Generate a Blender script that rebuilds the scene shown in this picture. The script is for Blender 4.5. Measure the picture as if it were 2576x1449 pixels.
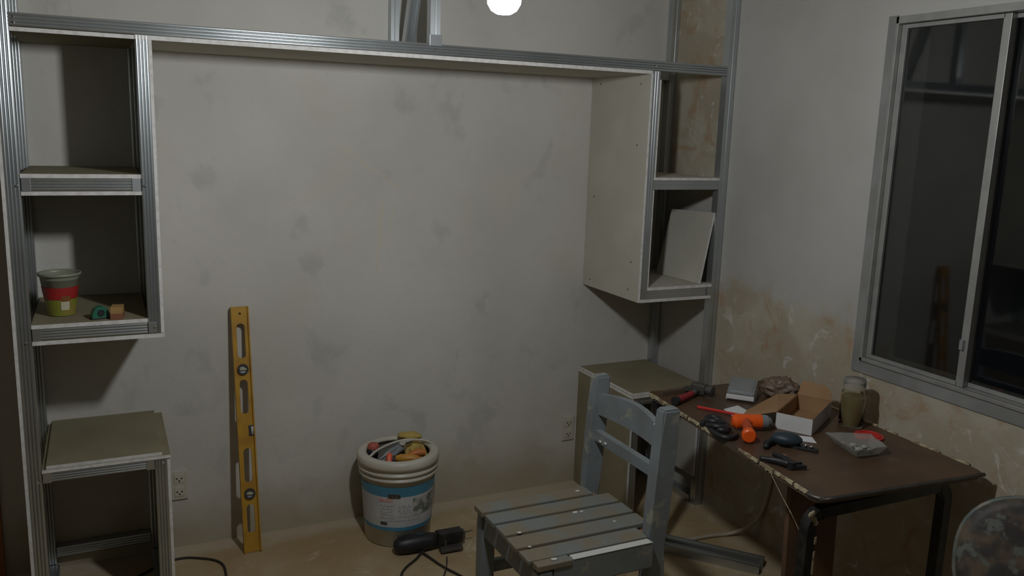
import bpy, bmesh, math, random
from mathutils import Vector, Matrix, noise as mnoise

# ------------------------------------------------------------------ clear
for o in list(bpy.data.objects):
    bpy.data.objects.remove(o)
scene = bpy.context.scene
COL = scene.collection
random.seed(7)
PI = math.pi

# ------------------------------------------------------------------ camera
R0 = (0.0, 0.0, 0.0)
yaw, pitch, roll = math.radians(25.81), math.radians(10.644), math.radians(-1.869)
fw = Vector((math.sin(yaw) * math.cos(pitch), math.cos(yaw) * math.cos(pitch), -math.sin(pitch)))
rt = Vector((math.cos(yaw), -math.sin(yaw), 0))
dn = fw.cross(rt)
r2 = math.cos(roll) * rt + math.sin(roll) * dn
d2 = -math.sin(roll) * rt + math.cos(roll) * dn
cd = bpy.data.cameras.new('camera')
cd.sensor_width = 36.0
cd.lens = 2144.5 / 2576 * 36.0
cd.clip_start = 0.05
cam = bpy.data.objects.new('camera', cd)
m = Matrix.Identity(4)
for i in range(3):
    m[i][0] = r2[i]; m[i][1] = -d2[i]; m[i][2] = -fw[i]
m[0][3], m[1][3], m[2][3] = 0, 0, 1.55
cam.matrix_world = m
COL.objects.link(cam)
scene.camera = cam

# ------------------------------------------------------------------ world / exposure
w = bpy.data.worlds.new('night'); scene.world = w
w.use_nodes = True
w.node_tree.nodes['Background'].inputs[0].default_value = (0.012, 0.014, 0.02, 1)
w.node_tree.nodes['Background'].inputs[1].default_value = 0.15
scene.view_settings.view_transform = 'Standard'
scene.view_settings.look = 'None'
scene.view_settings.gamma = 1.0
scene.view_settings.exposure = 0.0
scene.view_settings.use_curve_mapping = False
LAMP = 425.0            # emission strength of the hanging bulb
LAMP_COL = (0.95, 0.98, 1.0)

# ------------------------------------------------------------------ materials
def nodes_of(name):
    mt = bpy.data.materials.new(name); mt.use_nodes = True
    nt = mt.node_tree
    return mt, nt, nt.nodes['Principled BSDF']

def N(nt, typ, **kw):
    n = nt.nodes.new(typ)
    for k, v in kw.items():
        setattr(n, k, v)
    return n

def noise_node(nt, vec, scale, detail=3, rough=0.5, dist=0.0):
    n = N(nt, 'ShaderNodeTexNoise')
    n.inputs['Scale'].default_value = scale
    n.inputs['Detail'].default_value = detail
    n.inputs['Roughness'].default_value = rough
    n.inputs['Distortion'].default_value = dist
    nt.links.new(vec, n.inputs['Vector'])
    return n.outputs['Fac']

def ramp(nt, fac, a, b):
    n = N(nt, 'ShaderNodeMapRange', interpolation_type='SMOOTHSTEP')
    n.inputs['From Min'].default_value = a
    n.inputs['From Max'].default_value = b
    nt.links.new(fac, n.inputs['Value'])
    return n.outputs['Result']

def mix(nt, fac, a, b, mode='MIX'):
    n = N(nt, 'ShaderNodeMix', data_type='RGBA', blend_type=mode)
    for s, v in ((n.inputs[0], fac), (n.inputs[6], a), (n.inputs[7], b)):
        if isinstance(v, (int, float)): s.default_value = v
        elif isinstance(v, tuple): s.default_value = (*v[:3], 1)
        else: nt.links.new(v, s)
    return n.outputs[2]

def mth(nt, op, a, b=0.0, c=None):
    n = N(nt, 'ShaderNodeMath', operation=op)
    for i, v in enumerate((a, b) if c is None else (a, b, c)):
        if isinstance(v, (int, float)): n.inputs[i].default_value = v
        else: nt.links.new(v, n.inputs[i])
    return n.outputs[0]

def coords(nt):
    tc = N(nt, 'ShaderNodeTexCoord')
    return tc.outputs['Object']

def bump(nt, bs, h, strength, dist=0.01):
    b = N(nt, 'ShaderNodeBump')
    b.inputs['Strength'].default_value = strength
    b.inputs['Distance'].default_value = dist
    nt.links.new(h, b.inputs['Height'])
    nt.links.new(b.outputs[0], bs.inputs['Normal'])

def M(name, col, rough=0.6, metal=0.0, col2=None, nscale=12.0, lo=0.4, hi=0.65, bmp=0.0, bscale=60.0,
      spec=0.5, col3=None, n3=30.0, lo3=0.62, hi3=0.7):
    mt, nt, bs = nodes_of(name)
    co = coords(nt)
    base = (*col, 1)
    out = None
    if col2:
        out = mix(nt, ramp(nt, noise_node(nt, co, nscale, 4), lo, hi), col, col2)
    if col3:
        out = mix(nt, ramp(nt, noise_node(nt, co, n3, 5, 0.6), lo3, hi3), out if out else col, col3)
    if out: nt.links.new(out, bs.inputs['Base Color'])
    else: bs.inputs['Base Color'].default_value = base
    bs.inputs['Roughness'].default_value = rough
    bs.inputs['Metallic'].default_value = metal
    bs.inputs['Specular IOR Level'].default_value = spec
    if bmp: bump(nt, bs, noise_node(nt, co, bscale, 4), bmp, 0.004)
    mt.diffuse_color = base
    return mt

def seg_mask(nt, xz, a, b, width):
    """thin scratch line between two points of the x-z plane"""
    ax, az = a; bx, bz = b
    dx, dz = bx - ax, bz - az; L = math.hypot(dx, dz); ux, uz = dx / L, dz / L
    s = N(nt, 'ShaderNodeVectorMath', operation='SUBTRACT'); nt.links.new(xz, s.inputs[0]); s.inputs[1].default_value = (ax, 0, az)
    d1 = N(nt, 'ShaderNodeVectorMath', operation='DOT_PRODUCT'); nt.links.new(s.outputs[0], d1.inputs[0]); d1.inputs[1].default_value = (ux, 0, uz)
    d2_ = N(nt, 'ShaderNodeVectorMath', operation='DOT_PRODUCT'); nt.links.new(s.outputs[0], d2_.inputs[0]); d2_.inputs[1].default_value = (-uz, 0, ux)
    across = mth(nt, 'ABSOLUTE', d2_.outputs['Value'])
    m1 = ramp(nt, across, width, width * 0.3)
    m2 = ramp(nt, mth(nt, 'ABSOLUTE', mth(nt, 'SUBTRACT', d1.outputs['Value'], L / 2)), L / 2, L / 2 * 0.8)
    return mth(nt, 'MULTIPLY', m1, m2)

def mat_wall_back():
    mt, nt, bs = nodes_of('plaster_grey')
    co = coords(nt)
    c = mix(nt, ramp(nt, noise_node(nt, co, 1.3, 4, 0.55), 0.35, 0.68), (0.53, 0.51, 0.465), (0.62, 0.60, 0.55))
    # trowel patches
    mp = N(nt, 'ShaderNodeMapping'); mp.inputs['Scale'].default_value = (1, 1, 0.8); nt.links.new(co, mp.inputs[0])
    c = mix(nt, mth(nt, 'MULTIPLY', ramp(nt, noise_node(nt, mp.outputs[0], 7.5, 4, 0.55, 0.2), 0.57, 0.72), 0.38), c, (0.36, 0.355, 0.345))
    c = mix(nt, mth(nt, 'MULTIPLY', ramp(nt, noise_node(nt, co, 2.2, 5, 0.6, 0.5), 0.55, 0.72), 0.5), c, (0.56, 0.53, 0.44))
    c = mix(nt, mth(nt, 'MULTIPLY', ramp(nt, noise_node(nt, co, 34.0, 5, 0.7), 0.58, 0.75), 0.25), c, (0.42, 0.40, 0.37))
    # damp, dusty zone along the floor
    sp = N(nt, 'ShaderNodeSeparateXYZ'); nt.links.new(co, sp.inputs[0])
    zz = mth(nt, 'ADD', sp.outputs['Z'], mth(nt, 'MULTIPLY', noise_node(nt, co, 5.0, 4), -0.30))
    c = mix(nt, mth(nt, 'MULTIPLY', ramp(nt, zz, 0.12, -0.14), 0.75), c, (0.36, 0.30, 0.19))
    for a, b, wd in (((0.74, 1.50), (1.12, 1.24), 0.004), ((0.955, 1.27), (0.93, 0.98), 0.005), ((1.0, 1.27), (0.975, 1.05), 0.003)):
        c = mix(nt, mth(nt, 'MULTIPLY', seg_mask(nt, co, a, b, wd), 0.5), c, (0.62, 0.55, 0.38))
    nt.links.new(c, bs.inputs['Base Color'])
    bs.inputs['Roughness'].default_value = 0.85
    bump(nt, bs, noise_node(nt, co, 22.0, 6, 0.65), 0.25, 0.01)
    return mt

def mat_wall_right():
    mt, nt, bs = nodes_of('plaster_stained')
    co = coords(nt)
    c = mix(nt, ramp(nt, noise_node(nt, co, 1.6, 4, 0.55), 0.35, 0.68), (0.38, 0.37, 0.345), (0.44, 0.43, 0.405))
    sp = N(nt, 'ShaderNodeSeparateXYZ'); nt.links.new(co, sp.inputs[0])
    # unpainted strip in the corner behind the metal column
    cor = mth(nt, 'MULTIPLY', ramp(nt, sp.outputs['Y'], 2.70, 2.74), ramp(nt, sp.outputs['Z'], 1.25, 1.36))
    # bare band under the window level, uneven upper edge
    zz = mth(nt, 'ADD', sp.outputs['Z'], mth(nt, 'MULTIPLY', noise_node(nt, co, 4.0, 5, 0.6), 0.5))
    low = mth(nt, 'MULTIPLY', ramp(nt, zz, 1.26, 1.15), mth(nt, 'ADD', mth(nt, 'MULTIPLY', ramp(nt, sp.outputs['Y'], 2.80, 2.66), 0.8), 0.2))
    raw = mth(nt, 'MAXIMUM', cor, low)
    rawc = mix(nt, ramp(nt, noise_node(nt, co, 3.5, 5, 0.6, 0.6), 0.4, 0.62), (0.37, 0.32, 0.235), (0.44, 0.405, 0.32))
    rawc = mix(nt, mth(nt, 'MULTIPLY', ramp(nt, noise_node(nt, co, 7.0, 6, 0.65, 1.0), 0.50, 0.68), 0.85), rawc, (0.36, 0.24, 0.14))
    rawc = mix(nt, mth(nt, 'MULTIPLY', ramp(nt, noise_node(nt, co, 11.0, 6, 0.65, 1.5), 0.58, 0.70), 0.8), rawc, (0.58, 0.56, 0.51))
    c = mix(nt, raw, c, rawc)
    nt.links.new(c, bs.inputs['Base Color'])
    bs.inputs['Roughness'].default_value = 0.85
    bump(nt, bs, noise_node(nt, co, 18.0, 6, 0.65), 0.3, 0.01)
    return mt

def mat_floor():
    mt, nt, bs = nodes_of('dusty_concrete')
    co = coords(nt)
    c = mix(nt, ramp(nt, noise_node(nt, co, 2.5, 5, 0.6), 0.35, 0.68), (0.36, 0.25, 0.125), (0.46, 0.36, 0.22))
    c = mix(nt, mth(nt, 'MULTIPLY', ramp(nt, noise_node(nt, co, 6.0, 6, 0.7, 0.5), 0.55, 0.72), 0.6), c, (0.60, 0.53, 0.41))
    c = mix(nt, mth(nt, 'MULTIPLY', ramp(nt, noise_node(nt, co, 40.0, 5, 0.7), 0.55, 0.7), 0.35), c, (0.24, 0.17, 0.10))
    sp = N(nt, 'ShaderNodeSeparateXYZ'); nt.links.new(co, sp.inputs[0])
    # plaster dust swept along the foot of the back wall
    yy = mth(nt, 'ADD', sp.outputs['Y'], mth(nt, 'MULTIPLY', noise_node(nt, co, 7.0, 4), 0.12))
    c = mix(nt, mth(nt, 'MULTIPLY', ramp(nt, yy, 3.04, 3.15), 0.6), c, (0.52, 0.46, 0.36))
    nt.links.new(c, bs.inputs['Base Color'])
    bs.inputs['Roughness'].default_value = 0.9
    bump(nt, bs, noise_node(nt, co, 30.0, 6, 0.7), 0.3, 0.006)
    return mt

def mat_steel(name='galvanised_steel', tangent=None):
    mt, nt, bs = nodes_of(name)
    co = coords(nt)
    c = mix(nt, ramp(nt, noise_node(nt, co, 6.0, 3, 0.5), 0.35, 0.7), (0.50, 0.53, 0.54), (0.56, 0.59, 0.60))
    nt.links.new(c, bs.inputs['Base Color'])
    bs.inputs['Metallic'].default_value = 0.9
    bs.inputs['Roughness'].default_value = 0.36
    if tangent:     # rolled sheet: directional gloss of the profile
        bs.inputs['Anisotropic'].default_value = 0.6; bs.inputs['Anisotropic Rotation'].default_value = 0.25
        tg = N(nt, 'ShaderNodeCombineXYZ')
        for i in range(3): tg.inputs[i].default_value = tangent[i]
        nt.links.new(tg.outputs[0], bs.inputs['Tangent'])
    return mt

def mat_glass(name, tint=(1, 1, 1), rough=0.02, ior=1.45):
    mt, nt, bs = nodes_of(name)
    bs.inputs['Base Color'].default_value = (*tint, 1)
    bs.inputs['Roughness'].default_value = rough
    bs.inputs['Transmission Weight'].default_value = 1.0
    bs.inputs['IOR'].default_value = ior
    return mt

def mat_emit(name, col, s):
    mt, nt, bs = nodes_of(name)
    bs.inputs['Base Color'].default_value = (0.9, 0.9, 0.9, 1)
    bs.inputs['Emission Color'].default_value = (*col, 1)
    bs.inputs['Emission Strength'].default_value = s
    return mt

m_wall = mat_wall_back(); m_wallr = mat_wall_right(); m_floor = mat_floor(); m_steel = mat_steel(); m_steelh = mat_steel('galvanised_steel_rail', (1, 0, 0)); m_steelv = mat_steel('galvanised_steel_stud', (0, 0, 1))
m_room = M('room_plaster', (0.40, 0.38, 0.34), 0.9, col2=(0.48, 0.46, 0.42), nscale=2.0)
m_ceil = M('ceiling_plaster', (0.50, 0.48, 0.45), 0.9, col2=(0.56, 0.54, 0.5), nscale=2.0)
m_board = M('gypsum_paper', (0.46, 0.44, 0.37), 0.8, col2=(0.50, 0.475, 0.40), nscale=6.0)
m_back = M('gypsum_back_paper', (0.255, 0.225, 0.14), 0.8, col2=(0.225, 0.195, 0.12), nscale=6.0)
m_core = M('gypsum_edge', (0.70, 0.69, 0.66), 0.85, col2=(0.60, 0.58, 0.55), nscale=50.0)
m_trim = M('window_trim_plaster', (0.20, 0.20, 0.19), 0.8, col2=(0.25, 0.25, 0.24), nscale=8)
m_alu = M('aluminium', (0.38, 0.38, 0.36), 0.42, 0.5, col2=(0.33, 0.33, 0.32), nscale=18)
m_black = M('black_plastic', (0.018, 0.018, 0.02), 0.45)
m_blackm = M('black_painted_steel', (0.012, 0.012, 0.013), 0.35, 0.0, col2=(0.03, 0.028, 0.025), nscale=30)
m_rubber = M('cord_rubber', (0.03, 0.025, 0.02), 0.6)
m_yellow = M('yellow_enamel', (0.50, 0.275, 0.03), 0.5, col2=(0.40, 0.21, 0.028), nscale=14)
m_vialr = M('vial_ring', (0.05, 0.05, 0.05), 0.4)
m_vial = M('vial_liquid', (0.42, 0.42, 0.30), 0.2)
m_white = M('white_plastic', (0.56, 0.53, 0.45), 0.4, col2=(0.50, 0.47, 0.39), nscale=7, col3=(0.48, 0.44, 0.36), n3=26)
m_cyan = M('cyan_print', (0.075, 0.25, 0.37), 0.4, col2=(0.06, 0.21, 0.32), nscale=9)
m_labelw = M('label_paper', (0.52, 0.53, 0.53), 0.5, col2=(0.45, 0.46, 0.47), nscale=14)
m_prgrey = M('grey_print', (0.36, 0.38, 0.40), 0.5, col2=(0.52, 0.53, 0.54), nscale=120, lo=0.45, hi=0.55)
m_prred = M('red_print', (0.62, 0.28, 0.27), 0.5, col2=(0.55, 0.45, 0.44), nscale=110, lo=0.5, hi=0.6)
m_prpic = M('picture_print', (0.16, 0.18, 0.16), 0.5, col2=(0.45, 0.45, 0.42), nscale=40, lo=0.45, hi=0.6)
m_prblk = M('black_print', (0.03, 0.03, 0.03), 0.5, col2=(0.12, 0.11, 0.1), nscale=150)
m_chair = M('chipped_grey_paint', (0.20, 0.225, 0.235), 0.55, col2=(0.165, 0.185, 0.185), nscale=7, col3=(0.30, 0.30, 0.24), n3=16,
            lo3=0.56, hi3=0.66, bmp=0.2, bscale=40)
m_slat = M('worn_slat_paint', (0.19, 0.205, 0.19), 0.55, col2=(0.22, 0.185, 0.13), nscale=9, lo=0.40, hi=0.60, col3=(0.27, 0.26, 0.22),
           n3=35, lo3=0.64, hi3=0.74, bmp=0.25, bscale=50)
m_barewood = M('bare_wood', (0.33, 0.20, 0.12), 0.7, col2=(0.22, 0.13, 0.08), nscale=20)
m_splash = M('dried_white_splash', (0.62, 0.62, 0.58), 0.7)
m_form = M('brown_laminate', (0.105, 0.060, 0.032), 0.42, col2=(0.075, 0.045, 0.028), nscale=5, col3=(0.14, 0.09, 0.055), n3=14, lo3=0.55, hi3=0.75)
m_edge = M('peeling_edge_band', (0.50, 0.44, 0.28), 0.7, col2=(0.26, 0.20, 0.12), nscale=40, lo=0.45, hi=0.6)
m_edged = M('dark_edge', (0.10, 0.07, 0.05), 0.5)
m_ply = M('brown_plywood', (0.16, 0.09, 0.05), 0.6, col2=(0.11, 0.065, 0.04), nscale=6)
m_card = M('kraft_cardboard', (0.34, 0.20, 0.095), 0.8, col2=(0.30, 0.17, 0.08), nscale=10)
m_cardw = M('white_coated_card', (0.66, 0.65, 0.64), 0.6, col2=(0.60, 0.59, 0.58), nscale=10)
m_paper = M('white_paper', (0.70, 0.70, 0.70), 0.8)
m_red = M('red_plastic', (0.62, 0.035, 0.03), 0.4)
m_dred = M('dark_red_rubber', (0.30, 0.02, 0.03), 0.5)
m_orange = M('orange_plastic', (0.85, 0.11, 0.01), 0.35)
m_grey = M('grey_plastic', (0.22, 0.24, 0.24), 0.4, col2=(0.17, 0.19, 0.2), nscale=20)
m_dblue = M('dark_blue_plastic', (0.02, 0.035, 0.045), 0.5, col2=(0.03, 0.05, 0.06), nscale=20)
m_chrome = M('chrome', (0.75, 0.75, 0.75), 0.18, 1.0)
m_iron = M('dull_iron', (0.16, 0.15, 0.14), 0.5, 0.7, col2=(0.12, 0.11, 0.1), nscale=30)
m_tin = M('tin_lid', (0.40, 0.42, 0.43), 0.35, 0.6, col2=(0.34, 0.36, 0.37), nscale=12)
m_clearp = M('clear_plastic', (0.66, 0.65, 0.60), 0.22); m_clearp.node_tree.nodes['Principled BSDF'].inputs['Transmission Weight'].default_value = 0.72; m_clearp.node_tree.nodes['Principled BSDF'].inputs['IOR'].default_value = 1.2
m_glass = mat_glass('jar_glass', (0.88, 0.88, 0.80), 0.05, 1.2)
m_liquid = M('cloudy_liquid', (0.30, 0.25, 0.13), 0.3, col2=(0.24, 0.20, 0.11), nscale=10)
m_pane = mat_glass('window_glass', (0.55, 0.58, 0.58), 0.035, 1.6)
m_leather = M('yellow_leather', (0.50, 0.37, 0.10), 0.8, col2=(0.42, 0.28, 0.08), nscale=25)
m_amber = M('amber_plastic', (0.55, 0.27, 0.04), 0.45, col2=(0.42, 0.18, 0.03), nscale=25)
m_green = M('dark_green_plastic', (0.02, 0.15, 0.085), 0.4)
m_tubg = M('translucent_tub', (0.26, 0.27, 0.20), 0.45)
m_tubred = M('red_print_band', (0.38, 0.025, 0.022), 0.4, col2=(0.30, 0.025, 0.02), nscale=20)
m_tubyel = M('lime_print', (0.22, 0.25, 0.03), 0.4, col2=(0.28, 0.22, 0.05), nscale=28)
m_tubcr = M('cream_print', (0.56, 0.53, 0.38), 0.4)
m_tubbr = M('brown_print', (0.22, 0.09, 0.03), 0.4)
m_kraft2 = M('tan_box', (0.42, 0.25, 0.09), 0.7, col2=(0.36, 0.21, 0.08), nscale=14)
m_darkkr = M('reddish_box', (0.24, 0.10, 0.05), 0.7)
m_door = M('dark_door_wood', (0.05, 0.028, 0.018), 0.45)
m_jamb = M('varnished_jamb', (0.36, 0.15, 0.045), 0.45, col2=(0.28, 0.11, 0.035), nscale=8)
m_cablew = M('dirty_white_cable', (0.42, 0.37, 0.28), 0.6)
m_stool = M('paint_spattered_seat', (0.045, 0.04, 0.036), 0.6, col2=(0.13, 0.095, 0.06), nscale=13, lo=0.45, hi=0.62,
            col3=(0.13, 0.14, 0.125), n3=24, lo3=0.56, hi3=0.66, bmp=0.3, bscale=40)
m_stoolred = M('rust_red_patch', (0.15, 0.035, 0.02), 0.7, col2=(0.07, 0.04, 0.03), nscale=14)
m_bulb = mat_emit('lit_bulb', LAMP_COL, LAMP)

# ------------------------------------------------------------------ mesh helpers
def put(name, bm, mats, parent=None, smooth=False, label=None, kind=None, cat=None, group=None, loc=None, recalc=True):
    if recalc: bmesh.ops.recalc_face_normals(bm, faces=bm.faces)
    base = Vector(loc) if loc is not None else (parent_origin(parent) if parent else Vector((0, 0, 0)))
    bmesh.ops.translate(bm, verts=bm.verts, vec=-base)
    me = bpy.data.meshes.new(name); bm.to_mesh(me); bm.free()
    if not isinstance(mats, (list, tuple)): mats = [mats]
    for mm in mats: me.materials.append(mm)
    if smooth:
        for p in me.polygons: p.use_smooth = True
    o = bpy.data.objects.new(name, me); COL.objects.link(o)
    if parent: o.parent = parent
    else: o.location = base
    if label: o['label'] = label
    if kind: o['kind'] = kind
    if cat: o['category'] = cat
    if group: o['group'] = group
    return o

def parent_origin(p):
    v = Vector((0, 0, 0))
    while p is not None:
        v += p.location; p = p.parent
    return v

def thing(name, label, cat, loc, group=None):
    o = bpy.data.objects.new(name, None); o.empty_display_size = 0.05
    COL.objects.link(o); o.location = loc; o['label'] = label; o['category'] = cat
    if group: o['group'] = group
    return o

def box(bm, x0, x1, y0, y1, z0, z1, bev=0.0, mx=None, mi=0):
    v = [bm.verts.new((x, y, z)) for x in (x0, x1) for y in (y0, y1) for z in (z0, z1)]
    fs = [bm.faces.new([v[i] for i in f]) for f in ((0, 1, 3, 2), (4, 6, 7, 5), (0, 4, 5, 1), (2, 3, 7, 6), (0, 2, 6, 4), (1, 5, 7, 3))]
    for f in fs: f.material_index = mi
    if bev:
        es = list({e for f in fs for e in f.edges})
        r = bmesh.ops.bevel(bm, geom=es, offset=bev, segments=2, affect='EDGES', profile=0.6)
        v = list({vv for f in r['faces'] for vv in f.verts} | {vv for vv in v if vv.is_valid})
        for vv in v:
            for f in vv.link_faces: f.material_index = mi
    if mx is not None: bmesh.ops.transform(bm, matrix=mx, verts=v)
    return v

def board(bm, x0, x1, y0, y1, z0, z1):
    """plasterboard: paper on the two big faces, white core on the cut edges (slot 1)"""
    v = box(bm, x0, x1, y0, y1, z0, z1)
    d = (x1 - x0, y1 - y0, z1 - z0); k = d.index(min(d))
    for f in {f for vv in v for f in vv.link_faces}:
        f.normal_update()
        f.material_index = 0 if abs(f.normal[k]) > 0.5 else 1

def cyl(bm, p0, p1, r0, r1=None, seg=16, cap=True, mi=0):
    r1 = r0 if r1 is None else r1
    p0, p1 = Vector(p0), Vector(p1); a = (p1 - p0).normalized()
    u = a.orthogonal().normalized(); v = a.cross(u)
    A = [bm.verts.new(p0 + r0 * (math.cos(t) * u + math.sin(t) * v)) for t in (2 * PI * i / seg for i in range(seg))]
    B = [bm.verts.new(p1 + r1 * (math.cos(t) * u + math.sin(t) * v)) for t in (2 * PI * i / seg for i in range(seg))]
    fs = [bm.faces.new((A[i], A[(i + 1) % seg], B[(i + 1) % seg], B[i])) for i in range(seg)]
    if cap: fs += [bm.faces.new(A[::-1]), bm.faces.new(B)]
    for f in fs: f.material_index = mi
    return A + B

def smooth_pts(pts, n=6):
    P = [Vector(p) for p in pts]
    if len(P) < 3: return P
    out = []
    for i in range(len(P) - 1):
        a = P[max(i - 1, 0)]; b = P[i]; c = P[i + 1]; d = P[min(i + 2, len(P) - 1)]
        for k in range(n):
            t = k / n
            out.append(0.5 * ((2 * b) + (c - a) * t + (2 * a - 5 * b + 4 * c - d) * t * t + (3 * b - a - 3 * c + d) * t ** 3))
    out.append(P[-1]); return out

def tube(bm, pts, r, seg=8, n=6, sm=True, rad=None, flat=1.0):
    P = smooth_pts(pts, n) if sm else [Vector(p) for p in pts]
    rings = []; up = None
    for i, p in enumerate(P):
        t = (P[min(i + 1, len(P) - 1)] - P[max(i - 1, 0)]).normalized()
        if up is None: up = t.orthogonal().normalized()
        up = (up - t * up.dot(t)).normalized(); s = t.cross(up)
        rr = r if rad is None else rad[min(int(i / max(len(P) - 1, 1) * (len(rad) - 1) + 0.5), len(rad) - 1)]
        rings.append([bm.verts.new(p + rr * (math.cos(a) * up + flat * math.sin(a) * s)) for a in (2 * PI * k / seg for k in range(seg))])
    for A, B in zip(rings, rings[1:]):
        for k in range(seg): bm.faces.new((A[k], A[(k + 1) % seg], B[(k + 1) % seg], B[k]))
    bm.faces.new(rings[0][::-1]); bm.faces.new(rings[-1])

def sqtube(bm, pts, w, h):
    """rectangular tube swept through points lying in a plane of constant y"""
    P = [Vector(p) for p in pts]; rings = []
    for i, p in enumerate(P):
        a = (p - P[i - 1]).normalized() if i else (P[1] - P[0]).normalized()
        b = (P[i + 1] - p).normalized() if i < len(P) - 1 else a
        t = (a + b).normalized(); k = 1 / max(0.5, t.dot(a))
        n = Vector((-t.z, 0, t.x)) * (w / 2 * k)
        rings.append([bm.verts.new(p + n + Vector((0, -h / 2, 0))), bm.verts.new(p + n + Vector((0, h / 2, 0))),
                      bm.verts.new(p - n + Vector((0, h / 2, 0))), bm.verts.new(p - n + Vector((0, -h / 2, 0)))])
    for A, B in zip(rings, rings[1:]):
        for k in range(4): bm.faces.new((A[k], A[(k + 1) % 4], B[(k + 1) % 4], B[k]))
    bm.faces.new(rings[0][::-1]); bm.faces.new(rings[-1])

def lathe(bm, prof, c, seg=32, closed=False, a0=0.0, a1=2 * PI, mi=0):
    full = abs(a1 - a0 - 2 * PI) < 1e-6
    n = seg if full else seg + 1
    rings = []
    for r, z in prof:
        if r < 1e-6: rings.append([bm.verts.new((c[0], c[1], c[2] + z))] * n)
        else: rings.append([bm.verts.new((c[0] + r * math.cos(a0 + (a1 - a0) * k / seg), c[1] + r * math.sin(a0 + (a1 - a0) * k / seg), c[2] + z)) for k in range(n)])
    pairs = list(zip(rings, rings[1:]))
    if closed: pairs.append((rings[-1], rings[0]))
    for A, B in pairs:
        for k in range(seg):
            j = (k + 1) % n
            vs = []
            for v in (A[k], A[j], B[j], B[k]):
                if v not in vs: vs.append(v)
            if len(vs) > 2:
                try: bm.faces.new(vs).material_index = mi
                except ValueError: pass

def ell(bm, c, r, mx=None, sub=3, nz=0.0, ns=8.0, seed=0):
    """rounded lump: ellipsoid of radii r, optionally turned by mx and roughened"""
    rs = bmesh.ops.create_icosphere(bm, subdivisions=sub, radius=1.0)
    for v in rs['verts']:
        d = v.co.copy()
        k = 1 + (nz * mnoise.noise(d * ns / 4 + Vector((seed, seed, 0))) if nz else 0)
        v.co = Vector((d.x * r[0], d.y * r[1], d.z * r[2])) * k
        if mx is not None: v.co = mx @ v.co
        v.co += Vector(c)
    return rs['verts']

def prism(bm, poly, n0, n1, mx):
    """polygon given in the local x-z plane, extruded along local y from n0 to n1, placed by matrix mx"""
    A = [bm.verts.new(mx @ Vector((x, n0, z))) for x, z in poly]
    B = [bm.verts.new(mx @ Vector((x, n1, z))) for x, z in poly]
    k = len(poly)
    for i in range(k): bm.faces.new((A[i], A[(i + 1) % k], B[(i + 1) % k], B[i]))
    bm.faces.new(A[::-1]); bm.faces.new(B)

def channel(bm, o, L, u, v, w_, d, ribs=3, lip=0.005, t=0.0012):
    """thin steel C-profile: o origin, L length vector, u width direction, v depth direction (away from the ribbed face)"""
    o, L, u, v = Vector(o), Vector(L), Vector(u).normalized(), Vector(v).normalized()
    face = [(0.0, 0.0)]
    pitch_ = w_ / (ribs + 1)
    g = min(0.0022, pitch_ * 0.3)
    if ribs >= 3:          # corrugated face: rounded bands between narrow grooves
        for i in range(ribs + 1):
            for k in range(1, 7):
                q = k / 7
                face.append((pitch_ * (i + 0.08 + 0.84 * q), -0.0022 * math.sin(PI * q) ** 0.8))
            if i < ribs: face.append((pitch_ * (i + 1), 0.0018))
    else:
        for i in range(ribs):
            c = pitch_ * (i + 1)
            face += [(c - g, 0.0), (c, 0.0012), (c + g, 0.0)]
    face += [(w_, 0.0)]
    outer = [(lip, d), (0.0, d)] + face + [(w_, d), (w_ - lip, d)]
    inner = [(lip, d - t), (t, d - t), (t, t)] + [(a, b + t) for a, b in face[1:-1]] + [(w_ - t, t), (w_ - t, d - t), (w_ - lip, d - t)]
    n = len(outer)
    def ring(pts, off): return [bm.verts.new(o + off + u * a + v * b) for a, b in pts]
    z = Vector((0, 0, 0))
    O0, O1, I0, I1 = ring(outer, z), ring(outer, L), ring(inner, z), ring(inner, L)
    for i in range(n - 1):
        bm.faces.new((O0[i], O0[i + 1], O1[i + 1], O1[i]))
        bm.faces.new((I0[i + 1], I0[i], I1[i], I1[i + 1]))
        bm.faces.new((O0[i + 1], O0[i], I0[i], I0[i + 1]))
        bm.faces.new((O1[i], O1[i + 1], I1[i + 1], I1[i]))
    for i in (0, n - 1):
        bm.faces.new((O0[i], O1[i], I1[i], I0[i]) if i == 0 else (O1[i], O0[i], I0[i], I1[i]))

X, Y, Z = Vector((1, 0, 0)), Vector((0, 1, 0)), Vector((0, 0, 1))

# ------------------------------------------------------------------ setting
WY, WX, H = 3.12, 2.24, 2.75
bm = bmesh.new(); box(bm, -2.7, WX + 0.2, -2.2, WY + 0.2, -0.1, 0.0); put('floor', bm, m_floor, kind='structure', label='dusty brown bare concrete floor')
bm = bmesh.new(); box(bm, -2.7, WX + 0.2, -2.2, WY + 0.2, H, H + 0.1); put('ceiling', bm, m_ceil, kind='structure')
bm = bmesh.new()
box(bm, -0.36, WX + 0.15, WY, WY + 0.15, 0, H); box(bm, -1.30, -0.36, WY, WY + 0.15, 2.1, H); box(bm, -2.7, -1.30, WY, WY + 0.15, 0, H)
put('wall_back', bm, m_wall, kind='structure', label='mottled grey plaster wall behind the metal frames')
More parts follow.
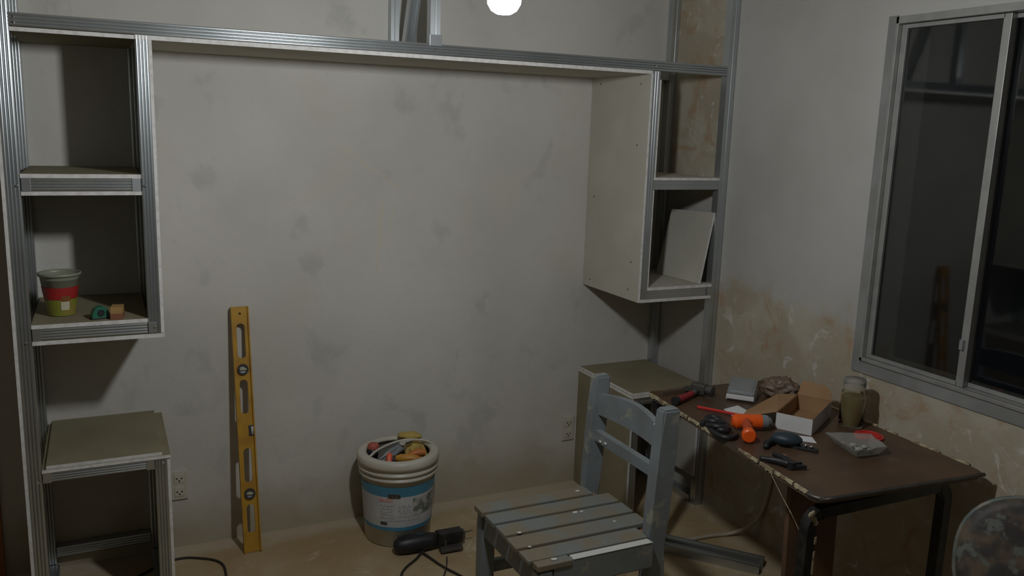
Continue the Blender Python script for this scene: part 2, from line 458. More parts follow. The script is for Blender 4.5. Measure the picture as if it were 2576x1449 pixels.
# right wall with the window opening
OY0, OY1, OZ0, OZ1 = 0.52, 1.958, 0.832, 1.923
bm = bmesh.new()
box(bm, WX, WX + 0.15, OY1, WY, 0, H); box(bm, WX, WX + 0.15, -2.2, OY0, 0, H)
box(bm, WX, WX + 0.15, OY0, OY1, 0, OZ0); box(bm, WX, WX + 0.15, OY0, OY1, OZ1, H)
put('wall_right', bm, m_wallr, kind='structure', label='grey wall with the window, ochre stained below')
bm = bmesh.new(); box(bm, -2.8, -2.7, -2.2, WY + 0.15, 0, H); put('wall_left', bm, m_room, kind='structure')
bm = bmesh.new(); box(bm, -2.8, WX + 0.15, -2.3, -2.2, 0, H); put('wall_front', bm, m_room, kind='structure')
# plaster band around the window
bm = bmesh.new()
e = 0.006
box(bm, WX - e, WX + 0.01, OY1, OY1 + 0.034, OZ0 - 0.042, OZ1 + 0.004, 0.002)
box(bm, WX - e, WX + 0.01, OY0 - 0.034, OY0, OZ0 - 0.042, OZ1 + 0.004, 0.002)
box(bm, WX - e, WX + 0.01, OY0 - 0.034, OY1 + 0.0, OZ0 - 0.042, OZ0, 0.002)
put('trim_1', bm, m_trim, kind='structure', label='grey plaster band below and beside the window')
# window
win = bpy.data.objects.new('window_1', None); COL.objects.link(win); win.location = (WX, OY1, OZ0)
win['kind'] = 'structure'; win['label'] = 'dark two-pane aluminium sliding window at night'
bm = bmesh.new()
fx0, fx1 = WX - 0.012, WX + 0.05
box(bm, fx0, fx1, OY1 - 0.011, OY1, OZ0, OZ1, 0.0015); box(bm, fx0, fx1, OY0, OY0 + 0.011, OZ0, OZ1, 0.0015)
box(bm, fx0, fx1, OY0, OY1, OZ1 - 0.022, OZ1, 0.0015); box(bm, fx0, fx1, OY0, OY1, OZ0, OZ0 + 0.012, 0.0015)
put('window_frame', bm, m_alu, win)
def sash(y0, y1, x, name):
    b = bmesh.new(); s = 0.02
    z0, z1 = OZ0 + 0.013, OZ1 - 0.024
    box(b, x, x + 0.02, y1 - s, y1, z0, z1, 0.001); box(b, x, x + 0.02, y0, y0 + s + 0.004, z0, z1, 0.001)
    box(b, x, x + 0.02, y0 + s, y1 - s, z1 - 0.012, z1, 0.001); box(b, x, x + 0.02, y0 + s, y1 - s, z0, z0 + 0.012, 0.001)
    so = put('sash', b, m_alu, win)
    b = bmesh.new(); box(b, x + 0.008, x + 0.012, y0 + s, y1 - s, z0 + 0.012, z1 - 0.012); put('pane', b, m_pane, so)
    return so
s1 = sash(1.590, OY1 - 0.012, WX + 0.004, 'sash')
s2 = sash(1.08, 1.612, WX + 0.026, 'sash')
s3 = sash(0.533, 1.10, WX + 0.004, 'sash')
bm = bmesh.new(); box(bm, WX - 0.006, WX + 0.005, 1.600, 1.612, 0.955, 0.985, 0.002); put('latch', bm, m_tin, s1)
# door beside the left tower
door = bpy.data.objects.new('door_1', None); COL.objects.link(door); door.location = (-0.36, WY, 0); door['kind'] = 'structure'
door['label'] = 'dark door in a varnished wooden frame'
bm = bmesh.new(); box(bm, -0.385, -0.36, WY - 0.012, WY + 0.15, 0, 2.1, 0.003); box(bm, -1.30, -1.275, WY - 0.012, WY + 0.15, 0, 2.1, 0.003)
box(bm, -1.275, -0.385, WY - 0.012, WY + 0.15, 2.075, 2.1, 0.003); put('door_frame', bm, m_jamb, door)
bm = bmesh.new(); box(bm, -1.272, -0.388, WY + 0.09, WY + 0.125, 0.005, 2.07, 0.002); put('door_leaf', bm, m_door, door)
bm = bmesh.new(); cyl(bm, (-1.2, WY + 0.09, 1.0), (-1.2, WY + 0.04, 1.0), 0.012); ell(bm, (-1.2, WY + 0.03, 1.0), (0.025, 0.02, 0.025)); put('door_handle', bm, m_tin, door, smooth=True)

# ------------------------------------------------------------------ hanging bulb
LX, LY, LZ = 0.690, 1.50, 1.755
t = thing('hanging_bulb', 'bright white light bulb hanging at the top centre, in front of the steel beam', 'light bulb', (LX, LY, LZ))
bm = bmesh.new(); lathe(bm, [(0, 0), (0.014, 0.002), (0.024, 0.008), (0.031, 0.02), (0.033, 0.04), (0.033, 0.095), (0.030, 0.105)], (LX, LY, LZ), 24); put('globe', bm, m_bulb, t, smooth=True)
bm = bmesh.new(); lathe(bm, [(0.030, 0.105), (0.026, 0.125), (0.018, 0.145), (0.014, 0.15)], (LX, LY, LZ), 24); put('housing', bm, m_white, t, smooth=True)
bm = bmesh.new(); lathe(bm, [(0.019, 0.148), (0.021, 0.155), (0.021, 0.19), (0.01, 0.205), (0, 0.206)], (LX, LY, LZ), 20); put('socket', bm, m_black, t, smooth=True)
bm = bmesh.new(); tube(bm, [(LX, LY, LZ + 0.2), (LX + 0.004, LY, LZ + 0.5), (LX, LY, H)], 0.003); put('cord', bm, m_white, t, smooth=True)

# ------------------------------------------------------------------ steel towers and beam
F, B = 2.70, 3.118     # front and back planes
def stud(parent, x0, x1, z0, z1, y=F, d=0.034, ribs=3):
    b = bmesh.new(); channel(b, (x0, y, z0), (0, 0, z1 - z0), X, Y, x1 - x0, d, ribs)
    return put('stud', b, m_steelv, parent)
def rail(parent, x0, x1, z0, z1, y=F, d=0.034, ribs=3):
    b = bmesh.new(); channel(b, (x0, y, z0), (x1 - x0, 0, 0), Z, Y, z1 - z0, d, ribs)
    return put('rail', b, m_steelh, parent)
def track(parent, x0, x1, z0, z1, y0, y1, ribs=2):
    b = bmesh.new(); channel(b, (x0, y0, z1), (0, y1 - y0, 0), X, -Z, x1 - x0, z1 - z0, ribs)
    return put('track', b, m_steel, parent)
def brd(parent, name, x0, x1, y0, y1, z0, z1, mat=None):
    b = bmesh.new(); board(b, x0, x1, y0, y1, z0, z1); return put(name, b, [mat or m_board, m_core], parent)
def clip(parent, x0, x1, z0, z1, y=F):
    b = bmesh.new(); box(b, x0, x1, y - 0.0038, y - 0.0024, z0, z1, 0.0004); return put('corner_clip', b, m_steel, parent)
def screw(parent, p, n=(0, -1, 0), r=0.0035, mat=None):
    b = bmesh.new(); p = Vector(p); n = Vector(n)
    cyl(b, p, p + n * 0.0015, r, r * 0.85, 10); cyl(b, p + n * 0.0015, p + n * 0.0022, r * 0.4, r * 0.3, 6)
    return put('screw', b, mat or m_chrome, parent, smooth=False)

LT = thing('shelf_tower', 'narrow grey steel stud and plasterboard shelf tower at the left edge', 'shelf', (-0.05, F, 0))
brd(LT, 'side_panel', -0.248, -0.239, F - 0.002, B, 0.002, 2.60)
brd(LT, 'side_panel', 0.1385, 0.1475, F, B, 0.910, 1.7605)
brd(LT, 'side_panel', 0.1385, 0.1475, F, B, 0.002, 0.512, m_back)
stud(LT, -0.2385, -0.2025, 0.0, 2.60)
stud(LT, 0.1035, 0.138, 0.910, 1.772)
stud(LT, 0.1035, 0.138, 0.0, 0.512)
stud(LT, -0.238, -0.205, 0.0, 2.60, y=B - 0.034)
stud(LT, 0.095, 0.137, 0.910, 1.772, y=B - 0.034)
stud(LT, 0.095, 0.137, 0.0, 0.512, y=B - 0.034)
rail(LT, -0.200, 0.1015, 1.336, 1.370); rail(LT, -0.200, 0.1015, 0.911, 0.944); rail(LT, -0.200, 0.1015, 0.483, 0.512)
rail(LT, -0.203, 0.093, 1.336, 1.370, y=B - 0.034); rail(LT, -0.203, 0.093, 0.911, 0.944, y=B - 0.034); rail(LT, -0.203, 0.093, 0.483, 0.512, y=B - 0.034)
rail(LT, -0.203, 0.093, 0.058, 0.092, y=B - 0.036, ribs=3)
track(LT, -0.236, -0.196, 0.0, 0.03, F + 0.04, B - 0.04); track(LT, 0.094, 0.136, 0.0, 0.03, F + 0.04, B - 0.04)
brd(LT, 'shelf_board', -0.2015, 0.1025, F - 0.003, B, 1.3712, 1.383, m_back)
brd(LT, 'shelf_board', -0.2015, 0.1025, F - 0.003, B, 1.3235, 1.3348, m_back)
brd(LT, 'shelf_board', -0.2015, 0.1025, F - 0.003, B, 0.9452, 0.957, m_back)
brd(LT, 'shelf_board', -0.2015, 0.148, F - 0.004, B, 0.8975, 0.9095, m_back)
brd(LT, 'top_board', -0.2015, 0.1025, F - 0.002, B, 1.7605, 1.7715, m_back)
brd(LT, 'top_board', -0.2015, 0.149, F - 0.005, B, 0.5125, 0.5225, m_back)
brd(LT, 'top_board', -0.190, 0.125, F - 0.001, B, 0.5227, 0.533, m_back)
for a, z0, z1 in ((-0.200, 1.334, 1.372), (0.0785, 1.334, 1.372), (-0.200, 0.905, 0.946), (0.1035, 0.912, 0.944), (-0.200, 0.481, 0.5115), (0.080, 0.481, 0.5115)):
    clip(LT, a, a + 0.023, z0, z1)
for p in ((-0.2115, 1.350), (0.1115, 1.350), (0.121, 0.928), (-0.215, 0.905), (0.127, 0.497), (-0.213, 0.485)):
    screw(LT, (p[0], F - 0.0028, p[1]), r=0.0045)

RT = thing('shelf_tower', 'narrow steel stud and plasterboard shelf tower in the room corner, beside the window wall', 'shelf', (2.04, F, 0))
brd(RT, 'side_panel', 1.846, 1.855, F - 0.003, B, 0.900, 1.7605)
brd(RT, 'side_panel', 1.846, 1.855, F - 0.003, B, 0.002, 0.512, m_back)
stud(RT, 1.8555, 1.888, 0.900, 1.772, ribs=2); stud(RT, 1.8555, 1.888, 0.0, 0.512, ribs=2)
stud(RT, 2.198, 2.2365, 0.0, 2.60, ribs=1)
stud(RT, 1.8555, 1.888, 0.900, 1.772, y=B - 0.034); stud(RT, 2.204, 2.2385, 0.0, 2.60, y=B - 0.034, ribs=1)
stud(RT, 1.8555, 1.888, 0.0, 0.512, y=B - 0.034)
for z0, z1 in ((1.336, 1.370), (0.911, 0.9445), (0.483, 0.512)):
    rail(RT, 1.8885, 2.1975, z0, z1, ribs=1); rail(RT, 1.8885, 2.202, z0, z1, y=B - 0.034, ribs=1)
rail(RT, 1.8885, 2.202, 1.770, 1.806, y=B - 0.034, ribs=1)
rail(RT, 1.8885, 2.202, 0.03, 0.062, y=B - 0.036, ribs=1)
track(RT, 2.198, 2.236, 0.0, 0.03, F + 0.04, B - 0.04); track(RT, 1.8555, 1.888, 0.0, 0.03, F + 0.04, B - 0.04)
brd(RT, 'shelf_board', 1.8885, 2.197, F - 0.003, B, 1.3712, 1.3815)
brd(RT, 'shelf_board', 1.8885, 2.197, F - 0.003, B, 0.9455, 0.957)
brd(RT, 'shelf_board', 1.856, 2.196, F - 0.004, B, 0.899, 0.9105)
brd(RT, 'top_board', 1.846, 2.197, F - 0.005, B, 0.5125, 0.5225, m_back)
brd(RT, 'top_board', 1.850, 2.197, F - 0.001, B, 0.5227, 0.533, m_back)
brd(RT, 'inner_panel', 1.889, 1.8955, F + 0.001, B - 0.036, 1.382, 1.742)
brd(RT, 'inner_panel', 1.889, 1.8935, F + 0.001, B - 0.036, 0.9575, 1.334)
brd(RT, 'inner_panel', 2.186, 2.196, F + 0.012, B - 0.04, 0.13, 0.482)
for y, z in ((2.76, 1.727), (3.05, 1.735), (2.765, 1.50), (3.06, 1.28), (2.76, 1.05), (3.06, 0.93), (2.77, 0.94)):
    screw(RT, (1.846, y, z), (-1, 0, 0), 0.0035, m_iron)
clip(RT, 2.175, 2.197, 0.911, 0.944)

BM = thing('ceiling_beam', 'long ribbed steel beam with plasterboard soffit spanning between both towers', 'beam', (1.0, F, 1.77))
rail(BM, -0.2015, 2.1965, 1.7735, 1.809, y=F - 0.001, ribs=3)
rail(BM, -0.2015, 1.850, 1.7735, 1.809, y=B - 0.034)
brd(BM, 'soffit_board', 0.104, 1.853, F - 0.002, B, 1.7607, 1.7730)
stud(BM, 0.984, 1.018, 1.812, 2.60, y=F + 0.002, ribs=1)
stud(BM, 0.972, 1.003, 1.812, 2.60, y=B - 0.034, ribs=1)
b = bmesh.new(); box(b, 0.980, 1.022, F - 0.0048, F - 0.0028, 1.803, 1.838, 0.0005); put('corner_clip', b, m_steel, BM)
for x, z in ((0.998, 1.792), (-0.190, 1.797), (-0.190, 1.783), (1.865, 1.79)): screw(BM, (x, F - 0.004, z))
# brace leaning between the front stud and the wall
b = bmesh.new()
p0 = Vector((0.985, 2.99, 1.812)); p1 = Vector((1.0, 2.70, 2.62))
channel(b, p0 + Vector((0, 0.02, 0)), p1 - p0, (1, 0, 0), (0.0, -0.94, -0.34), 0.038, 0.034, 1, lip=0.007); put('brace', b, m_steel, BM)

# loose plasterboard offcut leaning in the right tower
b = bmesh.new()
o0, o1 = Vector((2.145, F + 0.012, 0.9580)), Vector((2.128, 2.985, 0.9580))
t0 = Vector((2.1945, F + 0.012, 1.243)); t1 = Vector((2.189, 2.985, 1.232))
nn = (o1 - o0).cross(t0 - o0).normalized() * 0.0085
vs = [b.verts.new(p) for p in (o0, o1, t1, t0, o0 + nn, o1 + nn, t1 + nn, t0 + nn)]
for i, f in enumerate(((0, 1, 2, 3), (7, 6, 5, 4), (0, 4, 5, 1), (1, 5, 6, 2), (2, 6, 7, 3), (3, 7, 4, 0))):
    b.faces.new([vs[k] for k in f]).material_index = 0 if i < 2 else 1
put('plasterboard_offcut', b, [m_board, m_core], label='loose square of plasterboard leaning inside the lower shelf of the corner tower', cat='board', loc=(2.14, 2.85, 0.957))

# ------------------------------------------------------------------ things on the left tower shelf
SZ = 0.9572
t = thing('plastic_tub', 'open plastic tub with red and lime green print on the left tower shelf', 'tub', (-0.128, 2.828, SZ))
c = (-0.128, 2.828, SZ)
def tr(z): return 0.036 + z / 0.128 * 0.019
b = bmesh.new(); lathe(b, [(0, 0.001), (0.034, 0.0), (0.036, 0.002), (tr(0.12), 0.120), (0.059, 0.121), (0.0595, 0.128), (0.0565, 0.129), (0.0545, 0.124), (0.036, 0.006), (0, 0.005)], c, 32); put('body', b, m_tubg, t, smooth=True)
def band(z0, z1, a0, a1, mat, name, off=0.0012, parent=None, seg=20):
    b = bmesh.new(); lathe(b, [(tr(z0) + off, z0), (tr(z1) + off, z1), (tr(z1) + off - 0.001, z1), (tr(z0) + off - 0.001, z0)], c, seg, closed=True, a0=a0, a1=a1); return put(name, b, mat, parent or t, smooth=False)
band(0.052, 0.088, 0, 2 * PI, m_tubred, 'red_band', seg=32)
band(0.002, 0.051, 0, 2 * PI, m_tubyel, 'lime_band', seg=32)
band(0.030, 0.062, -1.5, -0.95, m_tubbr, 'picture_patch', 0.0018, seg=8)
band(0.020, 0.046, -1.55, -1.0, m_tubcr, 'picture_patch', 0.0026, seg=8)

t = thing('tape_measure', 'small dark green tape measure on the left tower shelf between tub and tan box', 'tape measure', (-0.025, 2.735, SZ))
def MX(loc, rz=0.0, rx=0.0, ry=0.0):
    return Matrix.Translation(loc) @ Matrix.Rotation(rz, 4, 'Z') @ Matrix.Rotation(ry, 4, 'Y') @ Matrix.Rotation(rx, 4, 'X')
mx = MX((-0.025, 2.735, SZ), 0.3)
b = bmesh.new(); poly = [(-0.022, 0.0), (0.020, 0.0), (0.022, 0.020)] + [(0.020 * math.cos(a) + 0.0, 0.020 + 0.018 * math.sin(a)) for a in [PI * k / 8 for k in range(1, 8)]] + [(-0.024, 0.014)]
prism(b, poly, -0.011, 0.011, mx); put('case', b, m_green, t)
b = bmesh.new(); cyl(b, mx @ Vector((0, -0.011, 0.019)), mx @ Vector((0, -0.0135, 0.019)), 0.010, seg=16); put('badge', b, m_black, t)
b = bmesh.new(); box(b, -0.026, 0.022, -0.012, 0.012, 0.0, 0.005, 0.001, mx); put('bumper', b, m_black, t)

t = thing('small_box', 'small tan wooden block beside the tape measure on the left tower shelf', 'box', (0.022, 2.733, SZ))
mx = MX((0.022, 2.733, SZ), -0.12)
b = bmesh.new(); box(b, -0.017, 0.017, -0.026, 0.026, 0.0, 0.016, 0.001, mx); put('base', b, m_darkkr, t)
b = bmesh.new(); box(b, -0.0165, 0.0165, -0.0255, 0.0255, 0.0162, 0.036, 0.0015, mx); put('lid', b, m_kraft2, t)

# ------------------------------------------------------------------ outlets
def outlet(x0, x1, z0, z1, label):
    t = thing('power_outlet', label, 'outlet', ((x0 + x1) / 2, WY, z0))
    b = bmesh.new(); box(b, x0, x1, WY - 0.009, WY, z0, z1, 0.003); put('plate', b, m_white, t)
    for k in range(2):
        zc = z0 + (z1 - z0) * (0.28 + 0.46 * k); xc = (x0 + x1) / 2
        b = bmesh.new(); box(b, xc - 0.017, xc + 0.017, WY - 0.011, WY - 0.0085, zc - 0.018, zc + 0.018, 0.002); m_ = put('module', b, m_white, t)
        b = bmesh.new()
        for dx, dz in ((-0.008, 0), (0.008, 0), (0, -0.009)): cyl(b, (xc + dx, WY - 0.0113, zc + dz), (xc + dx, WY - 0.0117, zc + dz), 0.003, seg=8)
        put('socket_hole', b, m_black, m_)
    return t
outlet(0.168, 0.226, 0.188, 0.298, 'white power outlet on the wall just right of the left tower base')
outlet(1.775, 1.832, 0.200, 0.310, 'white power outlet on the wall mostly hidden behind the chair backrest post')

# ------------------------------------------------------------------ spirit level
P0 = Vector((0.4285, 2.985, 0.001)); P1 = Vector((0.4195, 3.096, 0.892))
U = (P1 - P0).normalized(); Wd = X - U * X.dot(U); Wd.normalize(); Nn = U.cross(Wd)  # Nn points roughly to the wall
if Nn.y < 0: Nn = -Nn
lm = Matrix.Identity(4)
for i in range(3): lm[i][0] = Wd[i]; lm[i][1] = Nn[i]; lm[i][2] = U[i]; lm[i][3] = P0[i]
LL = (P1 - P0).length
t = thing('spirit_level', 'yellow spirit level standing upright against the grey wall', 'spirit level', tuple(P0))
hw = 0.0305
b = bmesh.new()
box(b, -hw, -hw + 0.005, -0.012, 0.012, 0, LL, 0.0008, lm); box(b, hw - 0.005, hw, -0.012, 0.012, 0, LL, 0.0008, lm)
slots = [(0.070, 0.178), (0.258, 0.385), (0.510, 0.635), (0.712, 0.838)]
segs = [(0.0, slots[0][0])] + [(slots[i][1], slots[i + 1][0]) for i in range(3)] + [(slots[3][1], 0.868), (0.878, LL)]
for a, c_ in segs: box(b, -hw + 0.005, hw - 0.005, -0.004, 0.004, a, c_, 0, lm)
for a, c_ in slots + [(0.868, 0.878)]:
    r = 0.014 if c_ - a > 0.05 else 0.004
    # web left and right of the slot with rounded ends
    for s in (-1, 1):
        arc = [(s * r * math.cos(q), 0) for q in (0,)]
        pl = [(s * (hw - 0.005), a), (0.0, a)] + [(s * r * math.sin(q), a + r - r * math.cos(q)) for q in (PI / 8 * k for k in range(1, 5))] + \
             [(s * r * math.sin(q), c_ - r - r * math.cos(q)) for q in (PI / 2 + PI / 8 * k for k in range(0, 4))] + [(0.0, c_), (s * (hw - 0.005), c_)]
        prism(b, pl, -0.004, 0.004, lm)
put('body', b, m_yellow, t)
for zc in (0.218, 0.673):
    b = bmesh.new()
    for k in range(24):
        pass
    ringv = []
    for rr, yy in ((0.0135, -0.0135), (0.019, -0.0135), (0.020, 0.005), (0.0135, 0.005)):
        ringv.append([b.verts.new(lm @ Vector((rr * math.cos(q), yy, zc + rr * math.sin(q)))) for q in (2 * PI * k / 24 for k in range(24))])
    for A_, B_ in zip(ringv, ringv[1:] + ringv[:1]):
        for k in range(24): b.faces.new((A_[k], A_[(k + 1) % 24], B_[(k + 1) % 24], B_[k]))
    vo = put('vial', b, m_vialr, t)
    b = bmesh.new(); cyl(b, lm @ Vector((0, -0.0055, zc)), lm @ Vector((0, -0.0045, zc)), 0.0135, seg=20); put('vial_plate', b, m_labelw, vo)
    b = bmesh.new(); cyl(b, lm @ Vector((-0.012, -0.0095, zc)), lm @ Vector((0.012, -0.0095, zc)), 0.0045, seg=12); put('vial_tube', b, m_vial, vo, smooth=True)
b = bmesh.new(); box(b, hw - 0.022, hw - 0.006, -0.0065, 0.0065, 0.428, 0.468, 0.002, lm); vo = put('vial', b, m_vialr, t)
b = bmesh.new(); cyl(b, lm @ Vector((hw - 0.010, -0.008, 0.433)), lm @ Vector((hw - 0.010, -0.008, 0.463)), 0.0045, seg=12); put('vial_tube', b, m_labelw, vo, smooth=True)

# ------------------------------------------------------------------ bucket
BX, BY = 0.963, 2.935
t = thing('bucket', 'large white plastic bucket with blue banded label standing by the back wall', 'bucket', (BX, BY, 0))
def br(z): return 0.124 + 0.016 * z / 0.27
prof = [(0, 0.004), (0.119, 0.0), (0.124, 0.004), (br(0.262), 0.262), (0.149, 0.264), (0.150, 0.270), (0.143, 0.272), (0.143, 0.284), (0.152, 0.286),
        (0.152, 0.292), (0.145, 0.294), (0.145, 0.306), (0.154, 0.309), (0.156, 0.320), (0.154, 0.335), (0.148, 0.341), (0.130, 0.342), (0.120, 0.338),
        (0.118, 0.330), (0.134, 0.326), (0.120, 0.010), (0, 0.008)]
b = bmesh.new(); lathe(b, prof, (BX, BY, 0), 48); put('body', b, m_white, t, smooth=True)
va = math.atan2(-BY, -BX)      # direction towards the room
def lab(z0, z1, a0, a1, mat, name, parent, off=0.0012, seg=24):
    b = bmesh.new(); lathe(b, [(br(z0) + off, z0), (br(z1) + off, z1), (br(z1) + off - 0.001, z1), (br(z0) + off - 0.001, z0)], (BX, BY, 0), seg, closed=True, a0=a0, a1=a1)
    return put(name, b, mat, parent, smooth=False)
L0 = lab(0.083, 0.205, 0, 2 * PI, m_labelw, 'label', t, 0.0010, 48)
lab(0.205, 0.243, 0, 2 * PI, m_cyan, 'blue_band', t, 0.0014, 48)
lab(0.068, 0.083, 0, 2 * PI, m_cyan, 'blue_band', t, 0.0014, 48)
lab(0.201, 0.217, va - 0.27, va + 0.07, m_prblk, 'black_print', L0, 0.0026, 8)
lab(0.186, 0.197, va - 0.52, va - 0.14, m_prred, 'red_print', L0, 0.002, 8)
for k in range(5): lab(0.168 - k * 0.012, 0.175 - k * 0.012, va - 0.50, va - 0.10 - 0.03 * (k % 3), m_prgrey, 'text_line', L0, 0.002, 8)
lab(0.125, 0.175, va + 0.0, va + 0.36, m_prgrey, 'grey_print', L0, 0.0018, 8)
lab(0.126, 0.196, va + 0.42, va + 1.25, m_prpic, 'picture_print', L0, 0.002, 16)
lab(0.092, 0.104, va - 0.50, va - 0.30, m_prblk, 'black_print', L0, 0.002, 6)
lab(0.110, 0.1125, va - 0.30, va + 0.55, m_prgrey, 'text_line', L0, 0.002, 12)
b = bmesh.new()
hp = [(-0.135, -0.055, 0.340), (-0.095, -0.022, 0.351), (-0.045, 0.008, 0.356), (0.01, 0.03, 0.358), (0.06, 0.035, 0.356), (0.115, 0.02, 0.350), (0.142, -0.01, 0.340)]
tube(b, [(BX + x, BY + y, z) for x, y, z in hp], 0.0045, 8, flat=1.4); put('handle', b, m_white, t, smooth=True)
# things in the bucket
def thing1(name, label, cat, loc, parts, group=None):
    t = thing(name, label, cat, loc, group)
    for nm, b, mt, sm in parts: put(nm, b, mt, t, smooth=sm)
    return t
# yellow work glove over the back rim
b1 = bmesh.new()
ell(b1, (BX + 0.075, BY + 0.090, 0.352), (0.046, 0.026, 0.014), Matrix.Rotation(-0.4, 3, 'Z'), 3, 0.18, 7, 3)
ell(b1, (BX + 0.075, BY + 0.050, 0.318), (0.040, 0.040, 0.020), Matrix.Rotation(0.5, 3, 'X'), 3, 0.18, 7, 5)
b2 = bmesh.new()
for k, (dx, dy) in enumerate(((-0.03, 0.0), (-0.01, -0.012), (0.012, -0.016), (0.034, -0.008))):
    tube(b2, [(BX + 0.075 + dx, BY + 0.045, 0.322), (BX + 0.070 + dx, BY + 0.012 + dy, 0.316), (BX + 0.066 + dx * 1.1, BY - 0.018 + dy, 0.296)], 0.010, 8, 4)
thing1('work_glove', 'yellow leather work glove draped over the far rim of the white bucket', 'glove', (BX + 0.07, BY + 0.05, 0.30), [('palm', b1, m_leather, True), ('fingers', b2, m_leather, True)])
b1 = bmesh.new(); cyl(b1, (BX - 0.088, BY + 0.046, 0.262), (BX - 0.088, BY + 0.034, 0.345), 0.018, 0.021, 14)
b2 = bmesh.new(); lathe(b2, [(0.0215, 0), (0.022, 0.012), (0.016, 0.018), (0, 0.019)], (BX - 0.088, BY + 0.034, 0.344), 14)
thing1('spray_can', 'dark can with a red cap at the left inside the white bucket', 'can', (BX - 0.1, BY + 0.04, 0.262), [('body', b1, m_black, True), ('cap', b2, M('faded_red_cap', (0.42, 0.10, 0.07), 0.5), True)])
b1 = bmesh.new(); tube(b1, [(BX - 0.060, BY - 0.075, 0.245), (BX - 0.052, BY - 0.050, 0.300), (BX - 0.045, BY - 0.035, 0.318)], 0.0115, 10, 5, rad=[0.010, 0.012, 0.0115, 0.009])
b2 = bmesh.new(); tube(b2, [(BX - 0.060, BY - 0.075, 0.252), (BX - 0.064, BY - 0.082, 0.232)], 0.003, 8)
thing1('screwdriver', 'screwdriver with bright orange red handle in the white bucket', 'screwdriver', (BX - 0.05, BY - 0.05, 0.19), [('handle', b1, M('coral_plastic', (0.80, 0.14, 0.08), 0.4), True), ('shaft', b2, m_chrome, True)])
b1 = bmesh.new(); tube(b1, [(BX - 0.075, BY + 0.0, 0.285), (BX - 0.02, BY + 0.015, 0.310), (BX + 0.03, BY + 0.03, 0.322)], 0.009, 8, 5, rad=[0.006, 0.010, 0.012])
tube(b1, [(BX - 0.075, BY - 0.02, 0.283), (BX - 0.015, BY - 0.002, 0.302), (BX + 0.03, BY + 0.022, 0.318)], 0.009, 8, 5, rad=[0.006, 0.010, 0.012])
b2 = bmesh.new(); cyl(b2, (BX + 0.02, BY + 0.02, 0.312), (BX + 0.02, BY + 0.012, 0.334), 0.012, seg=14); box(b2, -0.004, 0.035, -0.009, 0.009, -0.006, 0.008, 0.002, MX((BX + 0.03, BY + 0.022, 0.325), 0.4))
thing1('pliers', 'grey steel pliers lying across the middle of the bucket opening', 'pliers', (BX, BY, 0.28), [('handles', b1, m_grey, True), ('jaws', b2, m_chrome, False)])
b1 = bmesh.new(); tube(b1, [(BX - 0.02, BY - 0.035, 0.296), (BX + 0.025, BY - 0.060, 0.300), (BX + 0.065, BY - 0.075, 0.292)], 0.014, 10, 5, rad=[0.012, 0.016, 0.015, 0.011])
b2 = bmesh.new(); box(b2, -0.03, 0.0, -0.02, 0.02, -0.002, 0.002, 0.0005, MX((BX - 0.02, BY - 0.033, 0.296), -0.45))
thing1('putty_knife', 'putty knife with amber handle in front of the glove in the bucket', 'putty knife', (BX + 0.02, BY - 0.05, 0.28), [('handle', b1, m_amber, True), ('blade', b2, m_iron, False)])
b1 = bmesh.new(); tube(b1, [(BX + 0.02, BY - 0.02, 0.285), (BX + 0.065, BY - 0.022, 0.302), (BX + 0.098, BY - 0.03, 0.300)], 0.014, 10, 5, rad=[0.011, 0.015, 0.013])
b2 = bmesh.new(); box(b2, -0.045, 0.002, -0.024, 0.024, -0.002, 0.002, 0.0005, MX((BX + 0.02, BY - 0.02, 0.285), 0.1, 0, 0.3))
thing1('scraper', 'scraper with orange brown handle at the right inside the bucket', 'scraper', (BX + 0.06, BY - 0.02, 0.27), [('handle', b1, M('burnt_orange', (0.50, 0.17, 0.035), 0.5), True), ('blade', b2, m_iron, False)])
b1 = bmesh.new(); ell(b1, (BX, BY, 0.215), (0.108, 0.108, 0.03), None, 3, 0.12, 12, 9)
put('rag', b1, M('grey_rag', (0.10, 0.10, 0.085), 0.9), smooth=True, label='dark grey rag under the tools inside the white bucket', cat='rag', loc=(BX, BY, 0.20))

for o in list(COL.objects):      # the bucket is filled nearly to the rim
    if o.parent is None and o.name in ('screwdriver', 'pliers', 'putty_knife', 'scraper', 'rag'): o.location.z += 0.022

# ------------------------------------------------------------------ power tool on the floor
t = thing('multi_tool', 'black corded power tool lying on the floor in front of the bucket', 'power tool', (1.02, 2.765, 0))
A0, A1 = Vector((0.893, 2.768, 0.034)), Vector((1.172, 2.752, 0.040))
ax = (A1 - A0).normalized(); sd = Vector((-ax.y, ax.x, 0))
tm = Matrix.Identity(4)
for i in range(3): tm[i][0] = ax[i]; tm[i][1] = sd[i]; tm[i][2] = (0, 0, 1)[i]; tm[i][3] = A0[i]
b = bmesh.new()
prof_ = [(0.0, 0.006), (0.004, 0.019), (0.018, 0.028), (0.05, 0.033), (0.10, 0.033), (0.14, 0.029), (0.163, 0.026)]
rings = []
for s, r in prof_:
    rings.append([b.verts.new(tm @ Vector((s, r * 1.0 * math.cos(q), min(r, 0.033) * math.sin(q)))) for q in (2 * PI * k / 20 for k in range(20))])
for A_, B_ in zip(rings, rings[1:]):
    for k in range(20): b.faces.new((A_[k], A_[(k + 1) % 20], B_[(k + 1) % 20], B_[k]))
b.faces.new(rings[0][::-1]); b.faces.new(rings[-1]); put('body', b, m_black, t, smooth=True)
b = bmesh.new(); box(b, 0.163, 0.262, -0.024, 0.024, -0.020, 0.026, 0.007, tm); put('gear_head', b, m_blackm, t)
b = bmesh.new(); box(b, 0.262, 0.272, -0.016, 0.016, -0.012, 0.018, 0.003, tm); cyl(b, tm @ Vector((0.270, 0, 0.008)), tm @ Vector((0.305, 0.0, 0.010)), 0.003, 0.002, 8); put('spindle', b, m_iron, t)
